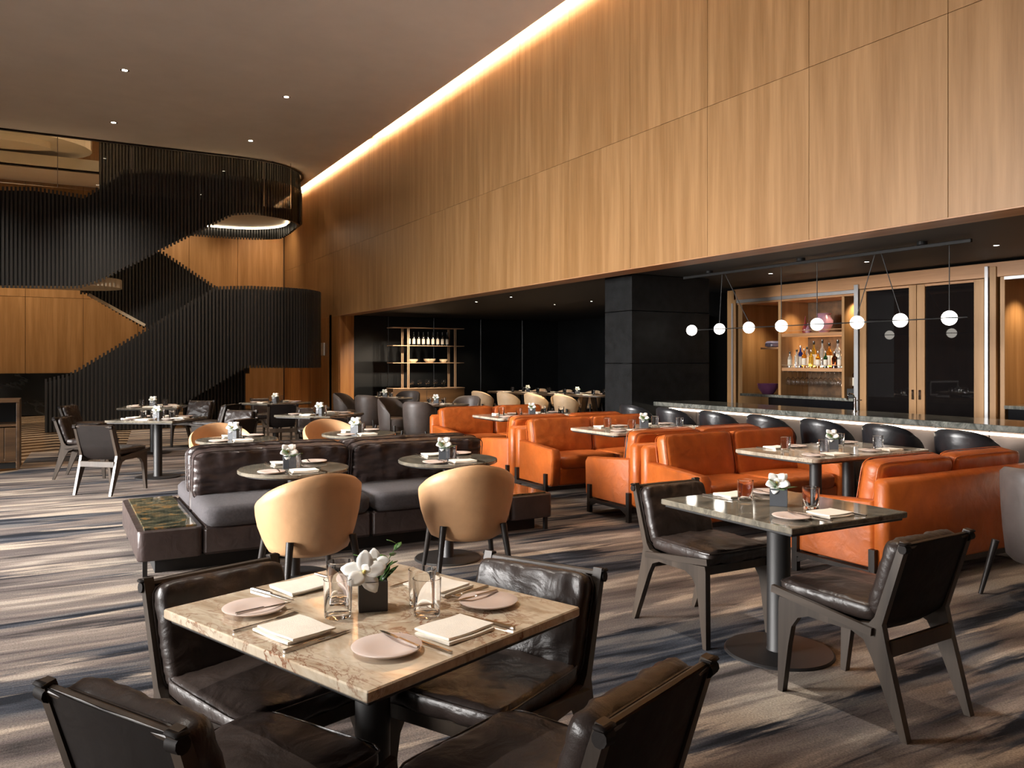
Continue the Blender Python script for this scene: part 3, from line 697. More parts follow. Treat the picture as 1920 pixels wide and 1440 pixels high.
# ---- second table
c2 = Vector(W(1460, 947, .745)); T2 = make_table(.80, .88, 'marb2', colr=.058)
tabloc(T2, c2, 0, 'square dark polished marble table with round black base at right'); D2 = 'dark marble table at right'
setting(c2.x, c2.y, 0, 0, -.44, D2, True, None, -.22, (.05, .28)); setting(c2.x, c2.y, 0, 0, .44, D2, True, None, -.22, (.05, .26))
place(POT2, (c2.x, c2.y, TH_), -TH - .35, 'grey flower pot on dark marble table at right')
place(CH, (3.13, 3.38, 0), math.pi, 'dark leather chair on far side of dark marble table at right')
place(CH, (3.08, 2.34, 0), R(3), 'dark leather chair seen from behind at near side of right marble table')

# ================================================================ BANQUETTE
bx0_, bx1_ = .48, 3.80; by0, by1 = 6.02, 7.50
bq = thing('banquette', 'long double-sided banquette with dark brown leather cushions and stone end tables', 'bench', ((bx0_ + bx1_) / 2, (by0 + by1) / 2, 0))
hw, hd = (bx1_ - bx0_) / 2, (by1 - by0) / 2
MB().box((0, 0, .05), (2 * hw - .24, 2 * hd - .24, .10)).build('plinth', 'black', bq)
for s in (-1, 1):
    e = MB(); e.v, e.f = slab(rrect(.42, 2 * hd, .05), .11, .315, .008).v, slab(rrect(.42, 2 * hd, .05), .11, .315, .008).f
    e.build('end_block', 'brown2', bq, 40, loc=(s * (hw - .21), 0, 0))
    MB().box((s * (hw - .215), 0, .320), (.34, 2 * hd - .10, .016), .003).build('stone_inset', 'marb4', bq)
    for yy in (-1, 1): MB().box((s * (hw - .05), yy * (hd - .05), .055), (.03, .03, .11)).build('foot', 'blackmetal', bq)
for s in (-1, 1):
    for k in (-1, 1):
        L = (2 * hw - .84) / 2; cx = k * L / 2
        MB().box((cx, s * (hd / 2 + .01), .21), (L - .006, hd - .03, .20), .02).build('base_panel', 'brown2', bq, 30)
        MB().cushion((cx, s * (hd / 2 + .01), .375), (L - .01, hd + .04, .16), 12, 14, .14, .03, k + 3 * s).build('seat_cushion', 'fabric', bq, 60)
        a = R(80)
        mt = Matrix.Translation((cx, s * .135, .605)) @ Matrix.Rotation(-s * R(10), 4, 'X') @ Matrix.Rotation(R(90), 4, 'X')
        bc_ = MB().cushion((0, 0, 0), (L - .02, .385, .17), 10, 44, .34, .16, 5 + k + 2 * s, mt, .42).build('back_cushion', 'brown2', bq, 60)
        for q in (-1, 1): MB().seam((L - .02, .385, .17), 10, mt, q, .70, .004, 20).build('piping', 'brown2', bc_, True)
MB().box((0, 0, .52), (2 * hw - .86, .08, .46), .03).build('back_frame', 'brown2', bq, 30)

RT = make_table(.74, .74, 'marb2', round_=True, base=.25, th=.024, colr=.042)
rts = [('near left round table', (551, 877)), ('near right round table', (840, 860)), ('far left round table', (445, 823)), ('far right round table', (673, 812))]
RTP = []
for i, (d, p) in enumerate(rts):
    c = W(*p, .745); RTP.append(c)
    tabloc(RT, c, i * .9, 'round dark marble ' + d.replace(' round', '') + ' at the brown banquette')
    for ey in (-.37, .37):
        setting(c[0], c[1], 0 if ey < 0 else 0, 0, ey, d + ' by banquette', i < 2, None, -.20, (-.02, .27))
    place(POT2, (c[0] - .03, c[1], TH_), -TH + .3 - i * .2, 'grey orchid pot on ' + d + ' by banquette')

# ================================================================ TUB CHAIRS
def tub(name, mat, legmat, rt, rb, zb, zarm, zback, span, legs=True, inner=.045, sharp=2.2):
    t = thing(name, None, 'chair'); P = []; n = 30
    for i in range(n + 1):
        a = R(-span + 2 * span * i / n); q = min(1, abs(math.degrees(a)) / span)
        top = zarm + (zback - zarm) * (1 - q ** sharp) ** 1.0 if q < 1 else zarm
        row = []
        def pt(r, z, dz=0): return (r * math.sin(a), -r * math.cos(a) * .97, z)
        for v in (0, .06, .16, .35, .6, .85, .97): # outer, bottom to top
            r = rb + (rt - rb) * math.sin(v * math.pi / 2) ** .8 if v > 0 else rb - .03
            row.append(pt(r, zb + (top - zb) * v))
        row.append(pt(rt - inner * .5, top + .006))
        for v in (.96, .8, .5, .25):
            r = rb + (rt - rb) * math.sin(v * math.pi / 2) ** .8 - inner; row.append(pt(r, zb + (top - zb) * v))
        row.append(pt(rb - inner - .02, zb + .02)); P.append(row)
    m = MB(); m.grid(P, False, True); k = len(P[0]); nn = len(m.v); m.f.append(tuple(range(k))); m.f.append(tuple(range(nn - k, nn)))
    m.build('shell', mat, t, 60)
    rs = (rt + rb) / 2 - inner
    MB().lathe([(rs * .8, zb + .005), (rs, zb + .03), (rs + .01, .44), (rs - .03, .475), (rs * .5, .488), (.001, .49)], 28, (0, .03, 0)).build('seat', mat, t, 60)
    if legs:
        for sx in (-1, 1):
            for sy in (-1, 1):
                MB().tube([(sx * (rb * .80 + .018), sy * (rb * .80 + .018), zb + .11), (sx * (rb * .80 + .075), sy * (rb * .80 + .08), 0)], [.023, .013], 10).build('leg', legmat, t, True)
    return t
TAN = tub('tub_chair', 'tan', 'darkwood', .318, .222, .325, .565, .82, 122, sharp=1.7)
GREY = tub('barrel_chair', 'grey', 'darkwood', .275, .235, .24, .56, .82, 120, sharp=3)
BEI = tub('dining_tub_chair', 'beige', 'darkwood', .275, .22, .38, .58, .78, 118)
def facing(pr, c, tgt, label, group=None, add=0): place(pr, (c[0], c[1], 0), math.atan2(tgt[1] - c[1], tgt[0] - c[0]) - math.pi / 2 + add, label, group)
facing(TAN, c2w(-1.235, 4.93), RTP[0], 'tan leather tub chair at near left round table, nearest one', add=R(14))
facing(TAN, c2w(-.30, 5.35), (RTP[1][0] + .05, RTP[1][1]), 'tan leather tub chair at near right round table', add=R(6))
facing(TAN, (RTP[2][0], RTP[2][1] + .80), RTP[2], 'tan leather tub chair behind far left round table')
facing(TAN, (RTP[3][0] - .03, RTP[3][1] + .80), RTP[3], 'tan leather tub chair behind far right round table')

# ================================================================ ORANGE SOFAS
def make_sofa(L=1.80, D=.80):
    t = thing('sofa', None, 'sofa'); h = L / 2
    # origin: centre, back at -D/2, faces +Y
    MB().box((0, .0, .235), (L - .22, D - .04, .19), .015).build('base', 'orange', t, 30)
    for s in (-1, 1):
        m = MB(); poly = [(-D / 2, .14), (D / 2 - .03, .14), (D / 2, .17), (D / 2 + .01, .50), (D / 2 - .02, .535), (-D / 2 + .22, .575), (-D / 2 + .2, .15)]
        poly = [(-D / 2 + .10, .14), (D / 2 - .02, .14), (D / 2 + .005, .17), (D / 2 + .015, .49), (D / 2 - .015, .53), (-D / 2 + .10, .58)]
        x0 = s * h; x1 = s * (h - .12); b = .02; sg = -s
        rows = []
        cyy = sum(p[0] for p in poly) / len(poly); czz = sum(p[1] for p in poly) / len(poly)
        for x, k in ((x0, .94), (x0 + sg * .012, .985), (x0 + sg * b * 1.4, 1), (x1 - sg * b * 1.4, 1), (x1 - sg * .012, .985), (x1, .94)): rows.append([(x, cyy + (p[0] - cyy) * k, czz + (p[1] - czz) * k) for p in poly])
        m.grid(rows, False, True); m.f.append(tuple(range(len(poly)))); nn = len(m.v); m.f.append(tuple(range(nn - len(poly), nn))); m.build('arm', 'orange', t, 40)
        for yy in (-1, 1):
            MB().bar((s * (h + .012), yy * (D / 2 - .09), 0), (s * (h + .012), yy * (D / 2 - .09), .27), (.035, .045)).bar((s * (h + .012), yy * (D / 2 - .09), .07), (s * (h + .012), yy * (D / 2 - .20), .12), (.03, .03)).build('leg', 'darkwood', t)
        MB().bar((s * (h + .012), -D / 2 + .1, .12), (s * (h + .012), D / 2 - .1, .12), (.03, .04), side=(0, 0, 1)).build('sled_rail', 'darkwood', t)
        k = (h - .13) / 1
        MB().cushion((s * k / 2, .05, .375), (k - .005, D - .10, .15), 11, 20, .12, .03, s + 2, None, .08).build('seat_cushion', 'orange', t, 60)
        mt = Matrix.Translation((s * (k + .05) / 2, -D / 2 + .215, .615)) @ Matrix.Rotation(R(10), 4, 'X') @ Matrix.Rotation(R(90), 4, 'X')
        bc_ = MB().cushion((0, 0, 0), (k + .04, .42, .17), 10, 24, .22, .06, s + 9, mt, .12).build('back_cushion', 'orange', t, 60)
        for q in (-1, 1): MB().seam((k + .04, .42, .17), 10, mt, q, .70, .004).build('piping', 'orange', bc_, True)
    MB().box((0, -D / 2 + .06, .43), (L - .01, .12, .58), .03).build('back_frame', 'orange', t, 80)
    for yy in (-1, 1): MB().box((0, yy * (D / 2 - .09), .105), (L - .02, .035, .04)).build('cross_rail', 'darkwood', t)
    return t
SOFA = make_sofa(); SX = 5.47
for y, face, lab in ((3.70, 1, 'orange leather sofa nearest camera at right, seen from behind'),
                     (5.40, -1, 'orange leather sofa facing camera behind nearest booth table'),
                     (6.24, 1, 'orange sofa facing away, back to back with nearest front-facing sofa'),
                     (7.68, -1, 'orange leather sofa facing camera behind middle booth table'),
                     (8.52, 1, 'orange sofa facing away, near side of farthest booth table'),
                     (10.12, -1, 'farthest orange leather sofa facing camera behind farthest booth table')):
    place(SOFA, (SX, y, 0), 0 if face > 0 else math.pi, lab)
BT = make_table(1.42, .84, 'marb3', r=.07, cols=((-.2, 0), (.2, 0)), base=.20, colr=.048)
for y, d, full in ((4.55, 'nearest booth table', True), (7.02, 'middle booth table', True), (9.42, 'farthest booth table', False)):
    tabloc(BT, (5.60, y), 0, 'rounded pale marble %s between orange sofas' % d)
    for ey in (-.42, .42):
        for ex, nm in ((-.33, 'left'), (.33, 'right')):
            sd = ('near ' if ey < 0 else 'far ') + nm
            # two covers to each side, shifted along the edge
            cx = 5.60 + ex
            setting(cx, y, 0, 0, ey, d, full, sd, -.20, (.05, .27))
    place(POT2, (5.62, y + .02, TH_), -TH - .3 + y * .05, 'grey pot of white orchid on ' + d)

# grey barrel chair at the right edge
facing(GREY, c2w(3.31, 4.98), c2w(4.6, 5.4), 'grey leather barrel chair cut by right edge behind nearest sofa')

# ================================================================ LEFT AND BACK TABLES WITH DARK CHAIRS
ST1 = make_table(.88, .86, 'marb2')
lt = c2w(-4.50, 10.3); tabloc(ST1, lt, -TH - .12, 'square dark marble table at far left, nearer of two'); DL1 = 'nearer far left table'
lt2 = c2w(-5.75, 13.0); tabloc(ST1, lt2, -TH + .2, 'square marble table farther behind at left before staircase'); DL2 = 'farther left table by staircase'
g5 = W(517, 754, .745); tabloc(ST1, g5, -TH - .5, 'dark square table by oak wall right of staircase'); DG5 = 'table by oak wall'
g6 = W(600, 776, .745); tabloc(ST1, g6, -TH - .35, 'dark square table in front of grey barrel chairs'); DG6 = 'table before barrel chairs'
for c, rz, d, full in ((lt, -TH - .12, DL1, True), (lt2, -TH + .2, DL2, False), (g5, -TH - .5, DG5, False), (g6, -TH - .35, DG6, False)):
    for ex, ey in (((0, -.43), (0, .43), (-.44, 0), (.44, 0)) if c in (lt, lt2) else ((0, -.43), (0, .43))):
        setting(c[0], c[1], rz, ex, ey, d, full, None, -.22, (.04, .27))
    place(POT2, (c[0], c[1], TH_), -TH + rz * .2, 'grey orchid pot on ' + d)
chair_c(-4.52, 9.20, 12, 'dark leather chair seen from behind at nearer far left table')
chair_c(-5.40, 10.35, 80, 'dark leather chair at left side of nearer far left table')
chair_c(-3.95, 11.3, 195, 'dark leather chair at far side of nearer far left table')
chair_c(-3.55, 9.95, -72, 'dark leather chair at right side of nearer far left table')
chair_c(-6.75, 12.9, 85, 'dark leather chair at left side of farther left table')
chair_c(-4.85, 13.2, -80, 'dark leather chair at right side of farther left table')
chair_c(-5.55, 14.05, 190, 'dark leather chair on far side of farther left table')
gc5 = (g5[0] * CS - g5[1] * SN, g5[0] * SN + g5[1] * CS); gc6 = (g6[0] * CS - g6[1] * SN, g6[0] * SN + g6[1] * CS)
chair_c(gc5[0] - .38, gc5[1] + .70, 155, 'dark leather chair with shiny cushion, far side of table by oak wall')
chair_c(gc5[0] + .30, gc5[1] - .80, -25, 'dark leather chair seen from behind at table by oak wall')
chair_c(gc6[0] - .28, gc6[1] + .78, 165, 'dark leather chair on far side of table before barrel chairs')
chair_c(gc6[0] + .28, gc6[1] - .80, -20, 'dark leather chair seen from behind at table before barrel chairs')

# grey barrel chairs round two tables in the lounge
GT = make_table(.80, .80, 'marb3')
g1 = W(722, 745, .745); g2 = W(818, 757, .745)
tabloc(GT, g1, .2, 'small square marble table at grey barrel chairs, left one'); tabloc(GT, g2, .2, 'small square marble table at grey barrel chairs, right one')
for c, d in ((g1, 'left barrel chair table'), (g2, 'right barrel chair table')):
    for ex, ey in ((0, -.4), (0, .4)): setting(c[0], c[1], .2, ex, ey, d, False, None, -.2, (.05, .26))
    place(POT2, (c[0], c[1], TH_), -TH, 'grey orchid pot on ' + d)
facing(GREY, c2w(-1.50, 13.15), g2, 'grey barrel chair seen from behind, in front of right lounge table')
facing(GREY, c2w(-2.10, 14.3), g2, 'grey barrel chair at left of right lounge table')
facing(GREY, c2w(-.85, 14.95), g2, 'grey barrel chair on far side of right lounge table')
facing(GREY, c2w(-2.75, 15.6), g1, 'grey barrel chair seen from behind at left lounge table')
facing(GREY, c2w(-3.35, 16.4), g1, 'grey barrel chair at far left of left lounge table')
facing(GREY, c2w(-2.25, 17.4), g1, 'grey barrel chair on far side of left lounge table')

# long private table and beige chairs
pt_ = thing('long_dining_table', 'long oval dining table before the black panelled wall', 'table', (9.75, 15.6, 0), R(14))
slab([(math.copysign(abs(math.cos(a)) ** .5, math.cos(a)) * .52, math.copysign(abs(math.sin(a)) ** .6, math.sin(a)) * 1.85) for a in [i * math.pi / 24 for i in range(48)]], .71, .745).build('tabletop', 'walnut', pt_, 30)
for s in (-1, 1):
    for q in (-1, 1): MB().bar((q * .28, s * 1.2, 0), (q * .12, s * 1.2, .71), (.06, .09), (.06, .12)).build('leg', 'walnut', pt_)
rzp = R(14)
def pl(a, b): q = Matrix.Rotation(rzp, 2) @ Vector((a, b)); return 9.75 + q.x, 15.6 + q.y
ORD = ('first', 'second', 'third', 'fourth')
for k in range(4):
    y = 1.3 - k * .87
    facing(BEI, pl(-.86, y), pl(0, y), 'beige leather chair, %s from left, near side of long dining table' % ORD[k])
    facing(BEI, pl(.86, y), pl(0, y), 'beige leather chair, %s from left, far side of long dining table' % ORD[k])
facing(BEI, pl(-.0, -2.25), pl(0, 0), 'beige leather chair at near end of long dining table by column')
for k in range(4):
    y = 1.25 - k * .83
    for s, nm in ((-1, 'near'), (1, 'far')):
        x_, y_ = pl(s * .36, y); place(PLT, (x_, y_, TH_), 0, 'small plate, %s from left, %s side of long dining table' % (ORD[k], nm))
        x_, y_ = pl(s * .18, y - .22); place(TUMB, (x_, y_, TH_), 0, 'water glass, %s from left, %s side of long dining table' % (ORD[k], nm))
        x_, y_ = pl(s * .36, y - .23); place(NAP, (x_, y_, TH_), rzp + R(90), 'cream napkin, %s from left, %s side of long dining table' % (ORD[k], nm))
for y, n in ((.7, 'left'), (-.85, 'right')):
    x_, y_ = pl(0, y); place(POT2, (x_, y_, TH_), -TH + .2, 'grey orchid pot at %s on long dining table' % n)

# ================================================================ SHELF UNIT IN THE LOUNGE
YS = 18.9
def sx_(px): return onY(px, 700, YS)[0]
def sz_(px, py): return onY(px, py, YS)[1]
X0, X1 = sx_(737), sx_(871); SXC = (X0 + X1) / 2
sh = thing('shelf_unit', 'bronze open shelf unit on a wooden cabinet against black wall', 'shelf', (SXC, YS, 0)); wS = X1 - X0
zc = sz_(800, 727)
MB().box((0, .22, zc / 2 - .01), (wS, .44, zc - .06), .005).build('cabinet', 'cabwood', sh)
MB().box((0, .22, zc - .015), (wS + .01, .46, .02), .003).build('cabinet_top', 'bronze', sh)
for px in (800,): MB().box((sx_(px) - SXC, -.003, zc / 2), (.006, .01, zc - .12)).build('door_gap', 'black', sh)
ZSH = []
for py in (615, 648.5, 680.5):
    z = sz_(800, py); ZSH.append(z); MB().box((0, .22, z), (wS, .42, .018), .003).build('shelf_board', 'bronze', sh)
for px, yy in ((766, .02), (854, .02), (766, .42), (854, .42)):
    for dx in (-.012, .012): MB().box((sx_(px) - SXC + dx * 1.6, yy, ZSH[0] / 2), (.016, .03, ZSH[0])).build('upright', 'bronze', sh)
def bottle(name, mat, r=.036, h=.30, lab='label', cat='bottle', cap='bottledark'):
    t = thing(name, None, cat)
    MB().lathe([(.001, .0), (r, 0), (r, h * .62), (r * .85, h * .68), (r * .36, h * .76), (r * .34, h * .94), (r * .4, h * .95), (r * .4, h), (.001, h)], 16).build('bottle_body', mat, t, 50)
    if lab: MB().lathe([(r + .0006, h * .12), (r + .0008, h * .13), (r + .0008, h * .50), (r + .0006, h * .51)], 16).build('label', lab, t, 50)
    MB().lathe([(r * .42, h * .9), (r * .44, h * .91), (r * .44, h * 1.02), (.001, h * 1.02)], 12).build('cap', cap, t, 50)
    return t
def wglass():
    t = thing('wine_glass', None, 'glass')
    MB().lathe([(.001, 0), (.034, 0), (.034, .002), (.004, .006), (.003, .085), (.012, .095), (.036, .125), (.040, .155), (.031, .205), (.0295, .205), (.038, .155), (.034, .127), (.010, .098), (.001, .096)], 18).build('glass_body', 'glass', t, 50); return t
WB = bottle('wine_bottle', 'bottledark', .040, .335); WG = wglass()
NTH = ('first', 'second', 'third', 'fourth', 'fifth', 'sixth', 'seventh', 'eighth', 'ninth', 'tenth', 'eleventh', 'twelfth', 'thirteenth', 'fourteenth', 'fifteenth')
for k in range(9):
    x = sx_(772 + k * 9.0); place(WB, (x, YS + .18, ZSH[1] + .009), .3 * k, 'dark bottle with pale label, %s from left on lounge shelf' % NTH[k])
def bowlm(r, h, mat, nm, cat='bowl'):
    t = thing(nm, None, cat); MB().lathe([(.001, .0), (r * .5, 0), (r * .55, .006), (r * .92, h * .55), (r, h), (r * .96, h), (r * .86, h * .55), (r * .4, .015), (.001, .013)], 28).build('bowl_body', mat, t, 60); return t
place(bowlm(.135, .085, 'bowl', 'ceramic_bowl'), (sx_(778), YS + .15, ZSH[2] + .009), 0, 'left marbled bowl on lounge shelf')
place(bowlm(.155, .095, 'bowl', 'ceramic_bowl'), (sx_(810), YS + .15, ZSH[2] + .009), 0, 'middle wide cream bowl on lounge shelf')
place(bowlm(.11, .085, 'bowl', 'ceramic_bowl'), (sx_(836), YS + .15, ZSH[2] + .009), 0, 'right small bowl on lounge shelf')
for k in range(10):
    x = sx_(773 + k * 7.4); place(WG, (x, YS + .10 + .12 * (k % 2), zc - .004), 0, 'wine glass, %s from left on lounge cabinet top' % NTH[k])

# ================================================================ BAR
XB = 7.2; CT = CZ - .0786 * XB
ybar0, ybar1 = -2.5, onX(1190, 745, XB)[0]
bar_ = thing('bar_counter', 'long bar counter with grey-green stone top and lit underside', 'bar counter', (XB + .35, (ybar0 + ybar1) / 2, 0)); bl = ybar1 - ybar0
MB().box((.02, 0, CT - .028), (.78, bl, .056), .005).build('stone_top', 'barstone', bar_)
npan = 12
for k in range(npan):
    MB().box((-.06, -bl / 2 + bl / npan * (k + .5), (CT - .056 + .1) / 2), (.04, bl / npan - .008, CT - .156), .003).build('front_panel', 'barfront', bar_)
    MB().tube([(-.1, -bl / 2 + bl / npan * (k + .5), CT - .062), (-.13, -bl / 2 + bl / npan * (k + .5), CT - .066), (-.13, -bl / 2 + bl / npan * (k + .5), CT - .085), (-.11, -bl / 2 + bl / npan * (k + .5), CT - .09)], .005, 6).build('bag_hook', 'steel', bar_)
MB().box((.16, 0, (CT - .056) / 2), (.40, bl - .02, CT - .06)).build('carcass', 'black', bar_)
MB().box((-.09, 0, CT - .105), (.018, bl - .1, .022)).build('led_strip', 'led', bar_)
MB().tube([(-.22, -bl / 2, .22), (-.22, bl / 2 - .1, .22)], .018, 10).build('foot_rail', 'chrome', bar_)
for k in range(8): MB().tube([(-.22, -bl / 2 + .5 + k * bl / 8.4, .22), (-.08, -bl / 2 + .5 + k * bl / 8.4, .22)], .01, 6).build('rail_bracket', 'chrome', bar_)
# stools
STL = tub('bar_stool', 'black_leather', 'darkwood', .27, .215, .50, .68, .90, 112, legs=False, sharp=2.6)
for ch in STL.children:
    if ch.name.startswith('seat'):
        for v in ch.data.vertices: v.co.z += .17
for sx in (-1, 1):
    for sy in (-1, 1): MB().tube([(sx * .16, sy * .16, .53), (sx * .20, sy * .20, 0)], [.018, .012], 8).build('leg', 'blackmetal', STL, True)
ring = [(.185 * math.cos(i * math.pi / 12), .185 * math.sin(i * math.pi / 12), .20) for i in range(25)]
MB().tube(ring, .008, 6).build('foot_ring', 'chrome', STL, True)
sy0 = [onX(px, 700, 6.72)[0] for px in (1660, 1545, 1440, 1350, 1270, 1200)]
stools = [(1815, 'first'), (1672, 'second'), (1550, 'third'), (1445, 'fourth'), (1352, 'fifth'), (1268, 'sixth'), (1197, 'seventh')]
for px, nm in stools:
    y = onX(px, 700, 6.72)[0]; place(STL, (6.74, y, 0), R(-90), 'black leather bar stool, %s from right along the bar' % nm)
# bar tap on the counter
tp = thing('bar_tap', 'chrome bar tap standing on the stone counter', 'tap', (XB + .55, onX(1603, 760, XB + .55)[0], CT))
MB().lathe([(.03, 0), (.03, .008), (.014, .012), (.014, .16), (.001, .16)], 16).build('tap_post', 'chrome', tp, True)
MB().tube([(0, 0, .14), (-.03, 0, .19), (-.10, 0, .20), (-.13, 0, .17), (-.13, 0, .13)], .009, 8).build('spout', 'chrome', tp, True)
MB().tube([(0, 0, .12), (0, -.09, .13)], .006, 8).build('lever', 'chrome', tp, True)
# pendant
XP = 7.5; ZP = CZ + .0546 * XP
ys_ = [onX(px, 600, XP)[0] for px in (1297, 1349, 1404, 1465, 1532, 1607, 1688, 1780)]
ym = (ys_[0] + ys_[-1]) / 2; ZR = ZB - .06
pen = thing('pendant_light', 'long black linear pendant with eight round glowing globes over bar', 'pendant lamp', (XP, ym, ZB)); o3 = Vector((XP, ym, ZB))
ya, yb = onX(1822, 450, XP)[0], onX(1282, 520, XP)[0]
MB().box((0, (ya + yb) / 2 - ym, -.05), (.03, yb - ya, .035), .004).build('ceiling_rail', 'black', pen)
for yy in (ya + .5, (ya + yb) / 2, yb - .5): MB().lathe([(.05, -.03), (.05, 0), (.001, 0)], 16, (0, yy - ym, 0)).build('canopy', 'black', pen)
MB().tube([(0, ys_[-1] - ym - .18, ZP - ZB), (0, ys_[0] - ym + .12, ZP - ZB)], .006, 8).build('rod', 'black', pen)
for k, y in enumerate(ys_):
    g = MB(); pr = [(max(.001, .071 * math.sin(math.pi * i / 16)), -.071 * math.cos(math.pi * i / 16)) for i in range(17)]; g.lathe(pr, 28, (0, y - ym, ZP - ZB)); g.build('globe', 'lampglass', pen, True)
    MB().lathe([(.071, -.005), (.0755, -.005), (.0755, .005), (.071, .005)], 32, (0, y - ym, ZP - ZB)).build('globe_band', 'black', pen)
tops = {0: ys_[1], 1: ys_[1] - .05, 2: ys_[1] - .1, 3: ys_[3], 4: ys_[4], 5: (ys_[5] + ys_[6]) / 2 + .04, 6: (ys_[5] + ys_[6]) / 2 - .04, 7: ys_[7]}
for k, y in enumerate(ys_):
    if k == 0: continue
    MB().tube([(0, y - ym, ZP - ZB + .07), (0, tops[k] - ym, -.07)], .005, 6).build('drop_rod', 'black', pen)
# back bar
XK = 9.6; ZT = CZ + .1204 * XK * .985
kb = thing('back_bar', 'oak back bar wall with niches, shelves and dark glass doors', 'cabinet', (XK, 5, 0))
def ky(px): return onX(px, 700, XK)[0] - 5
def kz(px, py): return onX(px, py, XK)[1]
def kbox(px0, px1, z0, z1, x0, x1, name, mat, r=.003, parent=None):
    a, b = ky(px0), ky(px1); return MB().box(((x0 + x1) / 2, (a + b) / 2, (z0 + z1) / 2), (x1 - x0, abs(a - b), z1 - z0), r).build(name, mat, parent or kb)
zh = kz(1500, 565)
kbox(1378, 2600, zh + .10, ZT + .01, -.03, .9, 'header', 'oak_h'); kbox(1366, 1382, 0, ZT, -.03, .7, 'end_post', 'oak')
kbox(1382, 1606, zh + .05, zh + .10, -.02, .06, 'door_track', 'alu'); kbox(1382, 1606, zh + .02, zh + .05, 0, .85, 'niche_head', 'oak_h')
kbox(1382, 2600, 0, zh + .1, .85, .9, 'back_panel', 'oak_dark'); kbox(1384, 1392, 0, zh + .02, .0, .85, 'niche_side', 'oak')
kbox(1375, 1378, 0, zh + .05, -.05, .02, 'door_track', 'alu')
# angled oak side of the niche, dividers and shelves
kbox(1459, 1464, .0, zh + .03, .0, .60, 'divider', 'oak'); kbox(1578, 1583, .0, zh + .03, .0, .60, 'divider', 'oak')
kbox(1462, 1580, .95, zh + .02, .60, .63, 'shelf_back', 'cabwood')  # dark wood colour stands in for the shadow behind the shelves
ztop = kz(1520, 624); zbot = kz(1520, 690)
kbox(1464, 1580, ztop - .045, ztop, .02, .58, 'shelf_board', 'oak_h'); kbox(1464, 1580, zbot - .05, zbot, .02, .58, 'shelf_board', 'oak_h')
zls = kz(1440, 651); kbox(1424, 1459, zls - .03, zls, .02, .55, 'shelf_board', 'oak_h')
for z in (ztop, zbot): MB().tube([(0.0, ky(1466), z + .04), (0.0, ky(1578), z + .04)], .005, 6).build('gallery_rail', 'bronze', kb)
zkt = kz(1500, 742); kbox(1394, 1606, zkt - .04, zkt, -.08, .6, 'work_top', 'barstone'); kbox(1394, 1444, 0, zkt - .04, -.04, .6, 'base_cabinet', 'oak')
kbox(1445, 1604, .1, zkt - .045, -.05, .58, 'bar_fridge', 'blackgloss')
zr = kz(1595, 729); kbox(1583, 1604, zkt, zr, .05, .55, 'riser_box', 'black'); 
zrs = kz(1595, 645); kbox(1586, 1604, zrs - .02, zrs, .25, .55, 'shelf_board', 'oak_h')
# doors
for px0, px1, nm in ((1616, 1722, 'a'), (1723, 1849, 'b')):
    z0, z1 = .05, zh + .09
    gl0, gl1 = (1628, 1708) if nm == 'a' else (1738, 1830)
    dr = kbox(px0, gl0, z0, z1, -.045, 0, 'door', 'oak')
    yb0 = ky(gl0); yb1 = ky(gl1)
    zg = kz(1700, 556) if nm == 'a' else kz(1790, 545)
    MB().box((-.0225, (ky(gl1) + ky(px1)) / 2, (z0 + z1) / 2), (.045, abs(ky(gl1) - ky(px1)), z1 - z0), .003).build('stile', 'oak', dr)
    zg = CZ + .0975 * XK * 1.0
    MB().box((-.0225, (yb0 + yb1) / 2, (zg + z1) / 2), (.045, abs(yb0 - yb1), z1 - zg), .003).build('rail', 'oak_h', dr)
    MB().box((-.0225, (yb0 + yb1) / 2, z0 + .15), (.045, abs(yb0 - yb1), .3), .003).build('rail', 'oak_h', dr)
    MB().box((-.014, (yb0 + yb1) / 2, (z0 + .3 + zg) / 2), (.012, abs(yb0 - yb1), zg - z0 - .3)).build('glass_pane', 'doorglass', dr)
    hy = ky(1716 if nm == 'a' else 1729); zhd = kz(1722, 740)
    MB().box((-.050, hy, zhd), (.012, .035, .125), .004).box((-.058, hy, zhd), (.012, .015, .09), .003).build('handle', 'chrome', dr)
kbox(1606, 1614, 0, ZT - .10, -.06, .02, 'door_track', 'alu'); kbox(1851, 1858, 0, ZT - .03, -.06, .02, 'door_track', 'alu')
kbox(1860, 1872, .0, ZT - .04, -.05, .3, 'sliding_door_edge', 'oak'); kbox(1875, 1884, 0, zh + .10, 0, .85, 'niche_side', 'oak')
kbox(1884, 2600, zkt - .04, zkt, -.02, .6, 'work_top', 'barstone'); kbox(1890, 2600, 0, zkt - .04, .0, .58, 'bar_fridge', 'blackgloss')
kbox(1884, 2600, zh + .06, zh + .10, -.02, .06, 'door_track', 'alu')
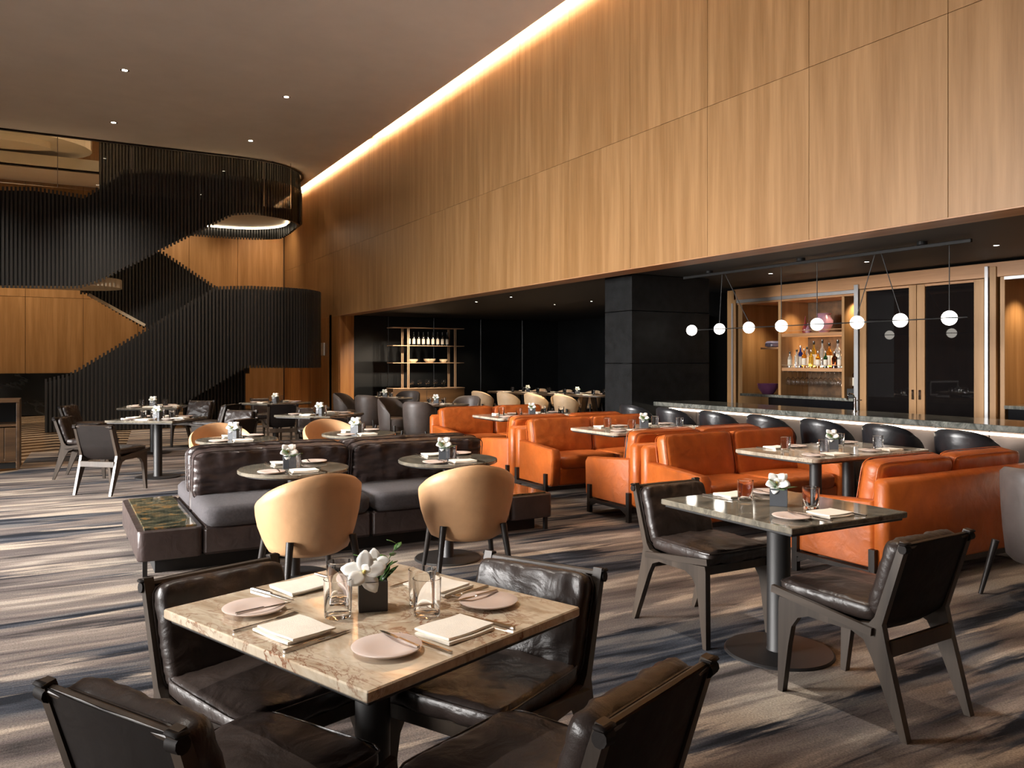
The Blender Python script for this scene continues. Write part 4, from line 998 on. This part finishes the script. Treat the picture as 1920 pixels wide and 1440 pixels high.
# things in the niche
def kp(px, dx): return (XK + dx, onX(px, 700, XK + dx)[0])
x_, y_ = kp(1440, .15); place(bowlm(.165, .16, 'purple', 'footed_bowl'), (x_, y_, zkt), 0, 'purple footed bowl on back bar worktop')
bx = thing('ceramic_box', 'low blue-grey ceramic box on small left shelf of back bar', 'box', (*kp(1450, .2), zls))
MB().lathe([(.001, 0), (.10, 0), (.125, .02), (.125, .05), (.115, .06), (.125, .065), (.10, .095), (.001, .10)], 24).build('box_body', 'bluegrey', bx, 40)
vs = thing('round_vase', 'large mauve glazed vase on top shelf of back bar', 'vase', (*kp(1545, .25), ztop))
MB().lathe([(.001, 0), (.06, 0), (.08, .03), (.125, .12), (.13, .18), (.095, .235), (.085, .26), (.11, .285), (.105, .29), (.07, .27), (.001, .20)], 28).build('vase_body', 'mauve', vs, 60)
for px, h, nm, mt in ((1510, .26, 'taller dark red teardrop vase on top shelf of back bar', 'redglaze'), (1515, .16, 'shorter mauve cone vase on top shelf of back bar', 'mauve')):
    dv = thing('teardrop_vase', nm, 'vase', (*kp(px, .12 if h < .2 else .2), ztop))
    MB().lathe([(.001, 0), (.035, 0), (.048, .03), (.04, h * .35), (.012, h * .65), (.006, h), (.001, h)], 20).build('vase_body', mt, dv, 60)
bs = [('clear', 1481, .24, .031, 1), ('blue', 1501, .33, .036, 0), ('clear', 1494, .27, .034, 1), ('amber', 1508, .28, .036, 1), ('clear', 1513, .31, .033, 0), ('gold', 1521, .26, .034, 1), ('gold', 1526, .39, .038, 0), ('amber', 1534, .24, .034, 1), ('clear', 1542, .41, .036, 0), ('green', 1548, .24, .030, 1), ('amber', 1555, .36, .042, 0), ('brown', 1565, .23, .042, 1), ('clear', 1571, .40, .046, 0), ('clear', 1574, .24, .030, 1)]
protos = {}
ADJ = {'clear': 'clear glass', 'blue': 'blue', 'amber': 'amber', 'gold': 'golden', 'green': 'dark green', 'brown': 'dark brown', 'red': 'red'}
for i, (c, px, h, r, row) in enumerate(bs):
    b = bottle('liquor_bottle', 'b_' + c, r, h, 'label' if i % 3 != 2 else None, cap='steel' if i % 2 else 'bottledark'); x_, y_ = kp(px, .30 if row == 0 else .14)
    place(b, (x_, y_, zbot), .4 * i, '%s liquor bottle, %s from left on back bar shelf' % (ADJ[c], NTH[i]))
for i, (c, px) in enumerate((('red', 1595), ('brown', 1603))):
    b = bottle('liquor_bottle', 'b_' + c, .036, .30); x_, y_ = kp(px, .2); place(b, (x_, y_, zr), 0, '%s liquor bottle standing on black riser box in back bar' % ADJ[c])
for k in range(13):
    x_, y_ = kp(1470 + k * 8.6, .14); place(WG, (x_, y_, zbot - .052), 0, 'upside-down wine glass, %s from left, hanging under back bar shelf' % NTH[k], rx=math.pi)
for k in range(14): MB().box((.28, ky(1466 + k * 8.6), zbot - .056), (.5, .012, .010)).build('glass_rack', 'blackmetal', kb)
# niche lamps
for pa, pb, e in ((1394, 1458, 40), (1468, 1500, 22), (1540, 1574, 22), (1585, 1602, 30), (1888, 1960, 45), (1990, 2060, 45)):
    spot('niche_lamp', (XK + .22, 5 + (ky(pa) + ky(pb)) / 2, zh - .01), e, WARM, 110, .9, .03)
area('shelf_led', (XK + .5, 5 + (ky(1466) + ky(1578)) / 2, zbot + .02), (0, R(180 - 25), 0), .03, abs(ky(1466) - ky(1578)) * .9, 8, WARM)
x_, y_ = kp(1598, .4); area('shelf_led', (x_, y_, zr + .02), (0, R(155), 0), .03, .12, 2.0, WARM)

# ================================================================ HOST STAND
hx, hy = W(37, 880, 0)
hs = thing('host_stand', 'brown wooden host stand with open black recess at left edge', 'cabinet', (hx - .6, hy + .3, 0)); hh = .95
MB().box((0, 0, hh - .02), (1.2, .62, .04), .004).build('top_board', 'cabwood', hs); 
for s in (-1, 1): MB().box((s * .58, 0, (hh - .04) / 2), (.04, .60, hh - .04), .003).build('side_panel', 'cabwood', hs)
MB().box((0, .27, .5), (1.12, .03, .8)).build('back_panel', 'black', hs); MB().box((0, .0, .60), (1.12, .56, .03)).build('shelf', 'cabwood', hs)
for k in range(8): MB().box((-.49 + k * .14, -.27, .34), (.134, .025, .46), .004).build('front_slat', 'cabwood', hs)
MB().box((0, -.20, .05), (1.1, .04, .08)).build('kick_board', 'black', hs)
# white notice box on the oak wall
nb = thing('wall_box', 'small white box mounted on oak wall right of staircase', 'box', (XW - .01, onX(607, 655, XW)[0], CZ + .3))
MB().box((-.02, 0, 0), (.04, .30, .34), .006).build('box_body', 'sign', nb)

# ================================================================ DOWNLIGHTS
def downlight(px, py, z, r, label, e=0, col=WARM, ang=70):
    x, y = W(px, py, z); t = thing('downlight', label, 'ceiling lamp', (x, y, z), 0, 'recessed ceiling downlights')
    MB().lathe([(r * .75, .0), (r, -.004), (r * 1.15, -.003), (r * 1.2, .0)], 20).build('trim_ring', 'steel' if z > 3 else 'blackmetal', t)
    MB().lathe([(.001, -.001), (r * .72, -.001), (r * .72, .0)], 20).build('lens', 'down', t)
    if e: spot('downlight_beam', (x, y, z - .03), e, col, ang, .7, .04)
for px, py, lab in ((234, 132, 'recessed ceiling downlight, upper left one of four'), (537, 182, 'recessed ceiling downlight, upper right one of four'), (213, 230, 'recessed ceiling downlight, lower left one of four'), (470, 264, 'recessed ceiling downlight, lower right one of four')):
    downlight(px, py, ZC, .06, lab, 260, (1, .8, .58), 80)
for i, (px, py) in enumerate(((893, 566), (958, 557), (1040, 571), (1109, 565), (1445, 513), (1625, 491), (1868, 460))):
    downlight(px, py, ZB, .035, 'small downlight in black ceiling, %s from left' % NTH[i], 45, WARM, 80)
# more lamps of the same kind over the lounge and the tables, out of view
for x, y in ((-1.2, 3.5), (1.8, 4.2), (4.4, 3.0), (1.6, 8.0), (4.8, 6.5), (4.8, 9.5), (-2.2, 9.0)):
    spot('room_downlight', (x, y, ZC - .03), 170, (1, .88, .74), 60, .8, .06)
# unseen spots added to brighten the tables, from left of and beyond each
for c, e, an in ((ctr, 620, 17), (c2, 520, 17), ((1.9, 5.55), 700, 24), ((2.1, 7.8), 700, 24), ((5.6, 4.55), 520, 20), ((5.6, 7.02), 520, 20), ((5.6, 9.42), 520, 20), (lt, 600, 20), (lt2, 500, 20), (g6, 500, 20)):
    spot('table_accent', (c[0] - 1.5, c[1] + 1.7, ZC - .05), e, (1, .93, .84), an, .5, .03, (c[0], c[1], .74))
for x, y, e in ((9.3, 14.2, 300), (9.1, 16.6, 300), (7.6, 17.6, 60), (7.2, 15.0, 70), (6.9, 12.8, 70), (10, 19.8, 60)):
    spot('lounge_downlight', (x, y, ZB - .03), e, WARM, 80, .8, .04)
for x in (7.2, 8.0): spot('shelf_fill', (x, 17.2, ZB - .05), 420, (1, .82, .62), 60, .8, .04, (x, 19.0, 1.2))  # unseen spots added to brighten the shelf unit
spot('upper_hall_lamp', (-1.5, 20.6, 9.6), 1500, WARM, 130, .9, .3); spot('upper_hall_lamp', (3.2, 22.5, 9.6), 300, WARM, 130, .9, .3)
spot('stair_landing_lamp', (4.0, 21.3, 6.0), 60, WARM, 120, .9, .1)
for o in list(bpy.data.objects):
    if o.type == 'EMPTY' and not o.get('label') and o.name not in USED:
        for ch in list(o.children): bpy.data.objects.remove(ch)
        bpy.data.objects.remove(o)
print('objects', len(bpy.data.objects))
